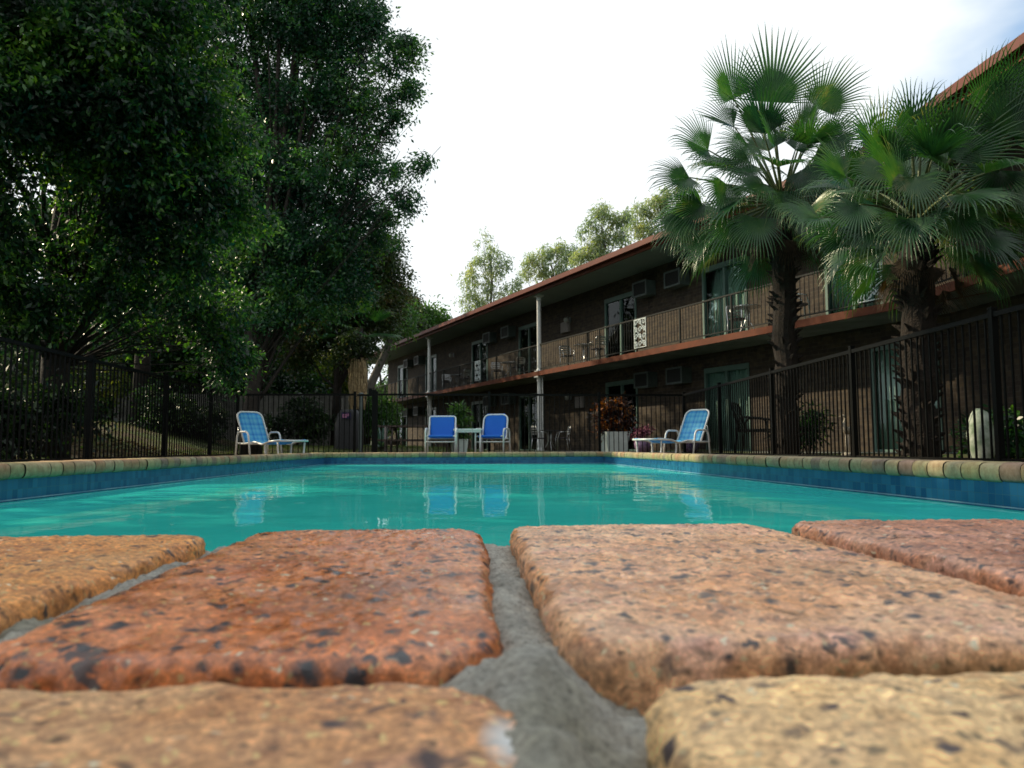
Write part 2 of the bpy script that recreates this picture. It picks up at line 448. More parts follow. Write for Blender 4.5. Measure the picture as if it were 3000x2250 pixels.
M_water = mat('pool_water', (.01,.3,.25), .02)
t = NT(M_water); o = t.obj()
mp1 = t.n('Mapping', {'Vector': o, 'Scale': (1.1,.42,1)})
h1 = t.noise(mp1.outputs[0], 2.6, 3, .3)
h2 = t.noise(o, 7.0, 2, .4)
hh = t.n('Math', {0: h1, 1: t.n('Math', {0: h2, 1: .16}, operation='MULTIPLY').outputs[0]}, operation='ADD')
bmp = t.bump(hh.outputs[0], .16, .06)
df = t.n('BsdfDiffuse', {'Color': t.ramp(t.noise(o, .35, 3), [(.3,(.030,.50,.44)),(.7,(.045,.60,.53))]), 'Normal': t.bump(hh.outputs[0], .1, .02)})
gl = t.n('BsdfGlossy', {'Color': (.95,.97,1,1), 'Roughness': .012, 'Normal': bmp})
fr = t.n('Fresnel', {'IOR': 1.33, 'Normal': bmp})
fm = t.n('Math', {0: fr.outputs[0], 1: .72}, operation='MULTIPLY')
ms = t.n('MixShader', {0: fm.outputs[0], 1: df.outputs[0], 2: gl.outputs[0]})
t.l(ms.outputs[0], t.t.nodes['Material Output'].inputs[0])
wm = MB(); wm.box(PX0+iw, PX1-iw, PY0+.02, PY1-iw, -1.0, -.215)
struct(wm.build('pool_water', M_water))

# ------------------------------------------------------------------ near brick pavers
def paver_mat(name, base, base2, grain, dark, darkamt, seed, wet=.35, white=None, pink=(.52,.27,.22), moss=False):
    m = mat(name, base, .5); t = NT(m); o0 = t.obj()
    o = t.n('Mapping', {'Vector': o0, 'Location': (seed*3.1, seed*1.7, seed*.9)}).outputs[0]
    big = t.noise(o, 22, 5, .6)
    c = t.ramp(big, [(.30, tuple(q*.62 for q in base)), (.42, base), (.55, base2), (.66, pink)])
    rb_ = t.noise(o, 9, 2, .5)
    c = t.mix(t.ramp(rb_, [(.40,(0,0,0)),(.60,(.55,.55,.55))]), c, tuple(min(1, q*w_) for q, w_ in zip(base, (1.15,.95,.75))))
    wp = t.n('TexNoise', {'Vector': o, 'Scale': 160.0, 'Detail': 3})
    ow = t.n('VectorMath', {0: o, 1: t.n('VectorMath', {0: wp.outputs['Color'], 1: (.008,.008,.008)}, operation='MULTIPLY').outputs[0]}, operation='ADD').outputs[0]
    fine = t.noise(o, 420, 4, .75)
    c = t.mix(.85, c, t.ramp(fine, [(.30,(.30,.24,.22)),(.44,(.85,.80,.76)),(.54,(1.15,1.15,1.1)),(.70,(2.2,2.1,1.9))]), 'MULTIPLY')
    c = t.mix(.8, c, t.ramp(t.noise(o, 48, 5, .7), [(.34,(.66,.52,.48)),(.47,(1,1,1)),(.68,(1.4,1.4,1.35))]), 'MULTIPLY')
    def dots(scale, keep, r0, r1, ch):
        vv = t.n('TexVoronoi', {'Vector': ow, 'Scale': scale})
        sc3 = t.n('SeparateColor', {0: vv.outputs['Color']})
        k_ = t.ramp(sc3.outputs[ch], [(keep,(0,0,0)),(keep+.02,(1,1,1))])
        e_ = t.ramp(vv.outputs['Distance'], [(r0,(1,1,1)),(r1,(0,0,0))])
        return t.mix(1.0, k_, e_, 'MULTIPLY')
    c = t.mix(dots(380, .58, .14, .36, 1), c, tuple(min(1, g_*1.15) for g_ in grain))
    c = t.mix(dots(300, .90, .14, .34, 0), c, (.80,.72,.52))
    c = t.mix(dots(280, .62, .16, .45, 2), c, tuple(q*.33 for q in base))
    c = t.mix(dots(92, .86-darkamt*3.5, .16, .40, 0), c, dark)
    c = t.mix(dots(170, .78-darkamt*2.5, .18, .42, 1), c, dark)
    nd = t.noise(o, 100, 4, .6); nb = t.noise(o, 26, 3, .6)
    d1 = t.ramp(nd, [(.64-darkamt,(0,0,0)),(.685-darkamt,(1,1,1))])
    d2 = t.ramp(nb, [(.40,(0,0,0)),(.52,(1,1,1))])
    big_ = t.n('Math', {0: t.noise(o, 58, 4, .65), 1: .655-darkamt*.6}, operation='SUBTRACT')
    c = t.mix(t.ramp(big_.outputs[0], [(0,(0,0,0)),(.03,(.9,.9,.9))]), c, dark)
    c = t.mix(t.mix(1.0, d1, d2, 'MULTIPLY'), c, dark)
    if moss:
        sp_ = t.n('SeparateXYZ', {0: o0})
        my = t.ramp(t.n('Math', {0: sp_.outputs[1], 1: t.n('Math', {0: nb, 1: .02}, operation='MULTIPLY').outputs[0]}, operation='ADD').outputs[0], [(0.0,(1,1,1)),(.001,(1,1,1))])
        a1 = t.n('Math', {0: sp_.outputs[1], 1: -.1075}, operation='LESS_THAN')
        a2 = t.n('MapRange', {0: t.n('Math', {0: sp_.outputs[0], 1: t.n('Math', {0: nb, 1: .05}, operation='MULTIPLY').outputs[0]}, operation='ADD').outputs[0], 1: .0, 2: .03})
        a3 = t.n('MapRange', {0: sp_.outputs[2], 1: .038, 2: .032})
        mk = t.n('Math', {0: t.n('Math', {0: a1.outputs[0], 1: a2.outputs[0]}, operation='MULTIPLY').outputs[0], 1: a3.outputs[0]}, operation='MULTIPLY')
        c = t.mix(t.n('Math', {0: mk.outputs[0], 1: .85}, operation='MULTIPLY').outputs[0], c, (.14,.10,.02))
    if white:
        dd = t.n('VectorMath', {0: o0, 1: (white[0], white[1], white[2])}, operation='SUBTRACT')
        dd = t.n('VectorMath', {0: dd.outputs[0], 1: (1.4, .5, .8)}, operation='MULTIPLY')
        ln = t.n('VectorMath', {0: dd.outputs[0]}, operation='LENGTH')
        ad = t.n('Math', {0: ln.outputs['Value'], 1: t.n('Math', {0: nd, 1: .004}, operation='MULTIPLY').outputs[0]}, operation='ADD')
        c = t.mix(t.ramp(ad.outputs[0], [(.0046,(1,1,1)),(.0062,(0,0,0))]), c, (.75,.75,.74))
    t.l(c, t.b.inputs['Base Color'])
    rr = t.ramp(t.noise(o, 60, 4), [(.35,(wet,wet,wet)),(.7,(wet+.35,)*3)])
    t.l(rr, t.b.inputs['Roughness']); t.b.inputs['Specular IOR Level'].default_value = .85
    hsum = t.n('Math', {0: t.noise(o, 300, 5, .7), 1: t.noise(o, 70, 3)}, operation='ADD')
    t.l(t.bump(hsum.outputs[0], .4, .0014), t.b.inputs['Normal'])
    return m
YEL = (.55,.36,.14)
def paver(x0, x1, y0, y1, top, m, label, seed, rc=.016, rv=.0042, front_drop=0.0, name='brick_paver'):
    zb = -.045; bm = bmesh.new()
    hx, hy, hz = (x1-x0)/2, (y1-y0)/2, (top-zb)/2
    nxs, nys, nzs = 80, 96, 26
    V = []; F = []
    def surf(fn, a, b):
        o_ = len(V)
        for i in range(a+1):
            for j in range(b+1): V.append(fn(i/a*2-1, j/b*2-1))
        for i in range(a):
            for j in range(b): F.append((o_+i*(b+1)+j, o_+(i+1)*(b+1)+j, o_+(i+1)*(b+1)+j+1, o_+i*(b+1)+j+1))
    surf(lambda u,v: Vector((u*hx, v*hy, hz)), nxs, nys)
    surf(lambda u,v: Vector((u*hx, -hy, v*hz)), nxs, nzs); surf(lambda u,v: Vector((-u*hx, hy, v*hz)), nxs, nzs)
    surf(lambda u,v: Vector((hx, u*hy, v*hz)), nys, nzs); surf(lambda u,v: Vector((-hx, -u*hy, v*hz)), nys, nzs)
    out = []
    so = Vector((seed*7.3, seed*3.9, seed*1.1))
    for p in V:
        # plan rounding (corners), then vertical rounding
        q = Vector((max(-hx+rc, min(hx-rc, p.x)), max(-hy+rc, min(hy-rc, p.y))))
        d2 = Vector((p.x, p.y)) - q
        if d2.length > 1e-9 and abs(d2.x) > 1e-9 and abs(d2.y) > 1e-9:
            l_ = max(abs(d2.x), abs(d2.y)); d2 = d2.normalized()*l_
        px_, py_ = q.x+d2.x, q.y+d2.y
        # distance to the rim in plan
        rim = min(rc-d2.length if d2.length > 1e-9 else 9, 9)
        ex = hx-abs(px_); ey = hy-abs(py_)
        e = min(ex, ey) if d2.length < 1e-9 or (abs(d2.x) < 1e-9 or abs(d2.y) < 1e-9) else rc-d2.length
        zt = hz - p.z
        if e < rv and zt < rv:
            a_, b_ = rv-e, rv-zt; l_ = max(a_, b_); n_ = math.hypot(a_, b_)
            k_ = l_/n_ if n_ > 0 else 1
            na, nb = a_*k_, b_*k_
            ctr = Vector((px_, py_))
            dr = (Vector((d2.x, d2.y)) if d2.length > 1e-9 else (Vector((math.copysign(1, px_), 0)) if ex < ey else Vector((0, math.copysign(1, py_)))))
            if dr.length > 0: dr = dr.normalized()
            px_ -= dr.x*(a_-na)*1.0; py_ -= dr.y*(a_-na)*1.0
            pz = hz-(rv-nb)
        else: pz = p.z
        P = Vector((px_, py_, pz))
        w_ = so + P*28
        n1 = noise.noise(w_); n2 = noise.noise(w_*3.1+so); n3 = noise.noise(w_*9.0); n4 = noise.noise(w_*24)
        edge = max(0, 1-max(0, e)/.022)
        up = max(0, min(1, (P.z-(hz-.012))/.012))
        n5 = noise.noise(w_*55)
        P.z += up*(n1*.0009 + n2*.0006 + n3*.0007 + n4*.0006 + n5*.0005) - edge*edge*up*.0012*(1+n1*1.5+n3)
        rad = Vector((px_, py_, 0)); 
        sidex = math.copysign(1, px_)*max(0, 1-ex/.012); sidey = math.copysign(1, py_)*max(0, 1-ey/.012)
        amt = n1*.0014+n2*.0012+n3*.0013+n4*.0008+n5*.0004
        P.x += sidex*amt; P.y += sidey*amt
        P.z -= front_drop*max(0, -(P.y)/hy)*up
        out.append(P)
    me = bpy.data.meshes.new(name)
    me.from_pydata([tuple(p) for p in out], [], F); me.validate()
    bm.from_mesh(me); bmesh.ops.remove_doubles(bm, verts=bm.verts, dist=.00025); bmesh.ops.recalc_face_normals(bm, faces=bm.faces)
    bm.to_mesh(me); bm.free()
    me.polygons.foreach_set('use_smooth', [True]*len(me.polygons)); me.materials.append(m); me.update()
    ob = bpy.data.objects.new(name, me); COL.objects.link(ob); ob.location = ((x0+x1)/2, (y0+y1)/2, (top+zb)/2)
    tag(ob, label, 'brick', 'brick pavers on the near pool edge'); return ob
TOP = .037
MP1 = paver_mat('paver_red_brown', (.52,.175,.058), (.68,.30,.14), YEL, (.03,.028,.036), .05, 1, .20, None, (.50,.22,.16))
MP2 = paver_mat('paver_pink_tan', (.68,.37,.20), (.82,.51,.32), (.62,.50,.30), (.06,.05,.055), .015, 2, .26, None, (.64,.38,.33), True)
MP3 = paver_mat('paver_orange', (.54,.24,.070), (.60,.31,.10), YEL, (.05,.035,.03), .0, 3, .45, None, (.56,.34,.16))
MP4 = paver_mat('paver_rose', (.50,.22,.13), (.58,.31,.20), (.5,.2,.1), (.03,.02,.025), .01, 4, .25, None, (.62,.34,.28))
MP5 = paver_mat('paver_tan_orange', (.50,.25,.11), (.60,.36,.19), (.7,.5,.2), (.07,.04,.04), .0, 5, .5, (.113,.026,.037), (.62,.36,.27))
MP6 = paver_mat('paver_buff', (.72,.51,.27), (.82,.63,.38), (.72,.56,.30), (.09,.06,.06), -.01, 6, .55, None, (.76,.58,.40))
paver(-.099, .007, .152, .378, TOP, MP1, 'red brown brick with big black iron spots, left of the central mortar joint', 1, rc=.020, front_drop=.001)
paver(.020, .143, .150, .380, TOP+.001, MP2, 'wide pinkish tan brick with a mossy front edge, right of the central mortar joint', 2, rc=.010)
paver(-.235, -.117, .156, .372, TOP-.001, MP3, 'plain orange brown brick at the left edge beside the pool water', 3)
paver(.157, .278, .152, .382, TOP+.002, MP4, 'rose coloured brick at the right edge, partly out of frame', 4)
paver(-.225, .009, .026, .137, TOP-.0005, MP5, 'blurred tan orange brick in the foremost row with a white paint mark', 5, rc=.022)
paver(.028, .255, .024, .137, TOP-.001, MP6, 'blurred yellow buff brick in the foremost row, bottom right', 6, rc=.016)
mats6 = [MP1, MP2, MP3, MP4, MP6, MP5]

# the rest of the near course, outside the picture, and the bed they sit on
rest = MB(); k = 0
def rbox(x0, x1, y0, y1):
    rest.box(x0, x1, y0, y1, -.045, TOP-.004-.002*random.random()); 
x = .292
while x < OX1-.03: rbox(x, min(x+.12, OX1), .152, .378); x += .132
x = -.249
while x > OX0+.03: rbox(max(x-.12, OX0), x, .152, .378); x -= .132
for r_ in range(9):
    y1_ = .137-.122*r_; x = OX0 + (.11 if r_ % 2 else 0)
    while x < OX1-.05:
        if not (r_ == 0 and -.3 < x < .255) : rbox(x, min(x+.225, OX1), y1_-.11, y1_)
        x += .237
struct(rest.build('paving', mottled('paver_plain', (.42,.22,.12), (.52,.34,.2), 30, .6, .5, .003)))

M_mortar = mat('grey_mortar', (.2,.19,.17), .95)
t = NT(M_mortar); o = t.obj()
c = t.ramp(t.noise(o, 40, 5, .6), [(.35,(.29,.28,.25)),(.65,(.44,.425,.38))])
c = t.mix(t.ramp(t.noise(o, 12, 3), [(.58,(0,0,0)),(.72,(1,1,1))]), c, (.16,.15,.09))
c = t.mix(.9, c, t.ramp(t.noise(o, 520, 4, .8), [(.3,(.35,.34,.33)),(.5,(1,1,1)),(.7,(1.5,1.5,1.45))]), 'MULTIPLY')
t.l(c, t.b.inputs['Base Color']); t.l(t.bump(t.noise(o, 420, 6, .7), .6, .0014), t.b.inputs['Normal'])
mv = []; mf = []
gx, gy = 520, 330
for j in range(gy+1):
    for i in range(gx+1):
        X = -.34+.68*i/gx; Y = -.02+.392*j/gy
        p = Vector((X*30, Y*30, 2.0)); z = .0262 + .0045*noise.noise(p) + .0028*noise.noise(p*2.7) + .0012*noise.noise(p*8) + .0009*noise.noise(p*22) + .0006*noise.noise(p*50)
        jc = math.exp(-((X-.011)/.011)**2)
        lump = math.exp(-((X-.0075)/.014)**2-((Y-.141)/.018)**2) + .9*math.exp(-((X-.009)/.010)**2-((Y-.098)/.03)**2)
        z += jc*.0045 + lump*.008 - .013*math.exp(-((Y-.1455)/.0055)**2)*(1-math.exp(-((X-.013)/.022)**2))
        z += .004*math.exp(-((X-.046)/.010)**2-((Y-.1385)/.004)**2) + .004*math.exp(-((X+.108)/.006)**2) + .007*math.exp(-((X-.115)/.03)**2-((Y-.146)/.006)**2) + .008*math.exp(-((X+.04)/.03)**2-((Y-.144)/.007)**2)
        if Y > .36: z -= (Y-.36)*1.4
        mv.append((X, Y, min(z, .0395)))
for j in range(gy):
    for i in range(gx): a = j*(gx+1)+i; mf.append((a, a+1, a+gx+2, a+gx+1))
mm = MB(); mm.add(mv, mf); struct(mm.build('mortar', M_mortar, smooth=True))
bd = MB(); bd.box(OX0, OX1, -1.1, .368, -.30, .014)
struct(bd.build('paving_bed', M_mort))

# ------------------------------------------------------------------ pool fence
def fence_run(root, p0, p1, posts, zb, zt, gap=.1, matf=M_fence):
    d = (p1-p0); ln = d.length; d.normalize(); M = Matrix.Translation(p0) @ Matrix.Rotation(math.atan2(d.y, d.x), 4, 'Z')
    ps = [0]+posts+[ln]
    for s_ in ps:
        b = MB(); b.box(s_-.025, s_+.025, -.025, .025, zb-.1, zt+.03, M); b.box(s_-.029, s_+.029, -.029, .029, zt+.03, zt+.042, M)
        b.build('fence_post', matf, root)
    for a, c in zip(ps[:-1], ps[1:]):
        if c-a < .2: continue
        b = MB()
        b.box(a+.03, c-.03, -.02, .02, zt-.04, zt, M); b.box(a+.03, c-.03, -.018, .018, zb+.06, zb+.095, M)
        n_ = max(1, round((c-a)/gap))
        for k in range(1, n_):
            s_ = a+(c-a)*k/n_
            b.box(s_-.0072, s_+.0072, -.0072, .0072, zb+.095, zt-.04, M)
        b.build('fence_panel', matf, root)
FZ0, FZ1 = DECK, 1.165
fr_ = empty('pool_fence', (0,0,0), 0, 'black metal picket fence with flat top rail running round the pool deck', 'fence')
c1, c2 = Vector((-4.56,15.5,0)), Vector((4.45,15.6,0))
fence_run(fr_, Vector((-4.5,-2.0,0)), c1, [2.3,4.55,6.0+.75,9.0+.15,11.4+.1,13.75+.1,15.9], FZ0, FZ1)
# far run leaves out the gate
gl_, gr_ = 3.05, 3.42   # placed below
fence_run(fr_, Vector((-4.56,15.52,0)), at0(1038, 15.3), [], FZ0, FZ1)
fence_run(fr_, at0(1096, 15.3)+Vector((.04,0,0)), c2, [2.25,4.50], FZ0, FZ1)
fence_run(fr_, c2+Vector((0,-.02,0)), Vector((4.15,-2.0,0)), [2.35,4.8,7.2,9.6,12.0,14.3], FZ0, FZ1)
gt = empty('pool_gate', tuple(at0(1038,15.3)), 0, 'narrow black picket gate with a tall latch post in the far fence', 'gate')
g0 = at0(1038,15.3); g1 = at0(1096,15.3); gw = (g1-g0).length
b = MB(); b.box(.04, gw-.06, -.02, .02, FZ1-.05, FZ1-.012); b.box(.04, gw-.06, -.018, .018, FZ0+.07, FZ0+.1)
for k in range(1, 5): b.box(.04+(gw-.1)*k/5-.008, .04+(gw-.1)*k/5+.008, -.008, .008, FZ0+.1, FZ1-.05)
b.build('gate_leaf', M_fence, gt)
b = MB(); b.box(gw-.05, gw+.035, -.042, .042, FZ0, FZ1+.07); b.build('latch_post', M_fence, gt)
b = MB(); b.box(gw-.12, gw-.05, -.06, -.03, FZ1-.05, FZ1+.1); b.build('latch', M_fence, gt)

# ------------------------------------------------------------------ poolside chairs
M_blue = mat('blue_sling', (.012,.19,.74), .65)
t = NT(M_blue); o = t.obj(); bn = t.noise(o, 300, 2)
t.l(t.bump(bn, .4, .002), t.b.inputs['Normal'])
tb = t.n('BsdfTranslucent', {'Color': (.015,.26,.95,1)}); msx = t.n('MixShader', {0: .35, 1: t.b.outputs[0], 2: tb.outputs[0]})
t.l(msx.outputs[0], t.t.nodes['Material Output'].inputs[0])
def plaid():
    m = mat('plaid_sling', (.1,.4,.8), .65); t = NT(m); uv = t.n('UVMap').outputs[0]
    sp = t.n('SeparateXYZ', {0: uv})
    def bands(sock, k, off):
        a = t.n('Math', {0: sock, 1: k}, operation='MULTIPLY'); b_ = t.n('Math', {0: a.outputs[0], 1: off}, operation='ADD')
        fr = t.n('Math', {0: b_.outputs[0]}, operation='FRACT')
        return t.ramp(fr.outputs[0], [(0,(.16,.16,.16)),(.10,(.9,.9,.9)),(.2,(.9,.9,.9)),(.26,(.35,.35,.35)),(.36,(.35,.35,.35)),(.42,(.05,.05,.05)),(.6,(.1,.1,.1)),(.66,(.55,.55,.55)),(.78,(.55,.55,.55)),(.86,(.15,.15,.15))])
    a = bands(sp.outputs[0], 6.2, .1); b_ = bands(sp.outputs[1], 4.6, .3)
    f = t.mix(.5, a, b_)
    c = t.ramp(f, [(.05,(.17,.60,.84)),(.3,(.11,.50,.82)),(.55,(.055,.38,.78)),(.9,(.03,.25,.68))])
    t.l(c, t.b.inputs['Base Color'])
    tb = t.n('BsdfTranslucent', {'Color': c}); ms = t.n('MixShader', {0: .35, 1: t.b.outputs[0], 2: tb.outputs[0]})
    t.l(ms.outputs[0], t.t.nodes['Material Output'].inputs[0]); return m
M_plaid = plaid()
def arc(pts, r, n=6):
    """polyline with rounded corners"""
    pts = [Vector(p) for p in pts]; out = [pts[0]]
    for i in range(1, len(pts)-1):
        a, b_, c_ = pts[i-1], pts[i], pts[i+1]
        d1, d2 = (a-b_), (c_-b_); rr = min(r if not isinstance(r, list) else r[i-1], d1.length*.49, d2.length*.49)
        p, q = b_+d1.normalized()*rr, b_+d2.normalized()*rr
        for k in range(n+1):
            u = k/n; out.append(p*(1-u)**2 + b_*2*u*(1-u) + q*u*u)
    out.append(pts[-1]); return out
def sling(name, path, hw, mt, parent, th=.004, wob=0, cols=8, taper=None):
    rows = []; m_ = len(path)
    for i, p in enumerate(path):
        h = hw if taper is None else hw*taper(i/(m_-1))
        rows.append([Vector((-h+2*h*j/cols, p[0], p[1] - wob*math.sin(math.pi*j/cols))) for j in range(cols+1)])
    b = MB(); b.sheet(rows, th)
    ob = b.build(name, mt, parent, True); me = ob.data
    uv = me.uv_layers.new(name='UVMap')
    ln = [0]
    for i in range(1, m_): ln.append(ln[-1]+math.hypot(path[i][0]-path[i-1][0], path[i][1]-path[i-1][1]))
    q = m_*(cols+1)
    for lp in me.loops:
        vi = lp.vertex_index % q
        uv.data[lp.index].uv = (me.vertices[vi].co.x+.3, ln[vi//(cols+1)])
    return ob
def sling_chair(loc, rz, corner, label, topz=.80, W=.285, name='sling_chair'):
    r_ = empty(name, loc, rz, label, 'chair', 'blue sling chairs beside the pool')
    rt = .0165
    for sx in (-1, 1):
        b = MB()
        b.tube(arc([(sx*W, -.24, 0), (sx*W, -.25, .555), (sx*W, .19, .565), (sx*W, .27, 0)], [.10,.10]), rt, 10)
        b.build('side_frame', M_plastic, r_, True)
    xi = W-.035
    b = MB(); b.tube(arc([(xi,.02,.36),(xi,.10,.40),(xi,.24,topz),(-xi,.24,topz),(-xi,.10,.40),(-xi,.02,.36)], [.05,corner,corner,.05], 8), rt, 10)
    b.build('back_frame', M_plastic, r_, True)
    b = MB(); b.tube([(-W,-.225,.415),(W,-.225,.415)], rt*.9, 10); b.tube([(-W,-.215,.31),(W,-.215,.31)], rt*.7, 8); b.tube([(-W,.22,.31),(W,.22,.31)], rt*.8, 8)
    b.tube([(-W,.10,.375),(W,.10,.375)], rt*.8, 8)
    b.build('crossbar', M_plastic, r_, True)
    path = [(-.222,.392),(-.243,.40),(-.246,.418),(-.232,.434),(-.2,.432),(-.1,.405),(0,.385),(.08,.385),(.115,.41),(.14,.48),(.175,.6),(.21,.72),(.232,topz-.01),(.240,topz+.016),(.256,topz+.012),(.258,topz-.02)]
    if corner > .1: tf = lambda u: 1.0 if u < .72 else max(.62, 1-.55*((u-.72)/.28)**1.6)
    else: tf = None
    sling('sling', path, xi-.022, M_blue, r_, taper=tf)
    return r_
def lounger(loc, rz, label, name='sun_lounger'):
    r_ = empty(name, loc, rz, label, 'sun lounger', 'plaid sun loungers beside the pool'); r_.scale = (.93,.93,.95)
    rt = .0165; W = .305; xi = .265
    for sx in (-1, 1):
        b = MB(); b.tube(arc([(sx*W,-.36,0),(sx*W,-.30,.50),(sx*W,.10,.50),(sx*W,.20,0)], [.11,.11]), rt, 10); b.build('arm_frame', M_plastic, r_, True)
    b = MB()
    for sx in (-1, 1):
        b.tube(arc([(sx*xi,-.33,.30),(sx*xi,-.1,.29),(sx*xi,.25,.325),(sx*xi,.55,.27),(sx*xi,.75,.325),(sx*xi,1.12,.335)], [.1,.1,.15,.12]), rt, 10)
    b.tube([(-xi-.01,1.12,.335),(xi+.01,1.12,.335)], rt, 10); b.tube([(-W,-.33,.30),(W,-.33,.30)], rt*.9, 8); b.tube([(-W,.17,.29),(W,.17,.29)], rt*.9, 8)
    b.build('base_frame', M_plastic, r_, True)
    for yy in (.62, 1.05):
        for sx in (-1, 1):
            b = MB(); b.tube(arc([(sx*xi*.95,yy,.31),(sx*xi*.93,yy-.02,.16),(sx*xi*.85,yy+.03,0)], .08), rt, 10); b.build('leg', M_plastic, r_, True)
    th = R(31)
    def bk(u): return (-.16-math.sin(th)*u, .31+math.cos(th)*u)
    b = MB(); Lb = .65
    b.tube(arc([(xi-.02,)+bk(0),(xi-.02,)+bk(Lb),(-xi+.02,)+bk(Lb),(-xi+.02,)+bk(0)], [.13,.13], 8), rt, 10); b.build('back_frame', M_plastic, r_, True)
    path = [bk(-.01+Lb*u/12) for u in range(13)]
    n_ = len(path)
    sling('back_sling', path, xi-.036, M_plaid, r_, wob=0, taper=lambda u: 1.0 if u < .82 else 1-.30*((u-.82)/.18)**1.7)
    seat = [(-.16,.325),(0,.30),(.15,.30),(.26,.33),(.36,.32),(.5,.285),(.6,.285),(.72,.325),(.85,.345),(1.0,.352),(1.1,.355),(1.135,.345)]
    sling('seat_sling', seat, xi-.03, M_plaid, r_, wob=.012)
    for sx in (-1, 1):
        b = MB(); b.tube([(sx*(xi+.01),)+bk(.32), (sx*(xi+.01),-.42,.30)], .007, 6); b.build('back_strut', M_metal, r_, True)
    return r_
sling_chair(tuple(at0(1294,14.55,DECK)), R(180)+YAW*-1+R(1)+R(180), .05, 'blue sling chair with squared back corners facing the pool, the left one')
sling_chair(tuple(at0(1444,14.75,DECK)), -YAW+R(-14), .13, 'blue sling chair with rounded arched back facing the pool, the right one', topz=.84, W=.275)
# loungers: local +y is the foot end
lounger(tuple(at0(765,12.9,DECK)), -YAW-R(134), 'plaid blue sun lounger by the left fence corner, foot end pointing right')
lounger(tuple(at0(2004,12.7,DECK)), -YAW+R(134), 'plaid blue sun lounger on the right of the pool, foot end pointing left')
tb_ = empty('side_table', tuple(at0(1372,14.75,DECK)), -YAW, 'white slatted side table standing between the two blue chairs', 'table')
b = MB()
for k in range(3): b.box(-.27+k*.182, -.27+k*.182+.174, -.25, .25, .525, .56)
b.build('table_top', M_plastic, tb_)
b = MB(); b.box(-.25,.25,-.24,-.21,.49,.524); b.box(-.25,.25,.21,.24,.49,.524); b.box(-.25,-.22,-.21,.21,.49,.524); b.box(.22,.25,-.21,.21,.49,.524); b.build('apron', M_plastic, tb_)
for sx in (-1,1):
    for sy in (-1,1):
        b = MB(); b.tube([(sx*.235,sy*.21,0),(sx*.235,sy*.21,.5)], .017, 10); b.build('leg', M_plastic, tb_, True)

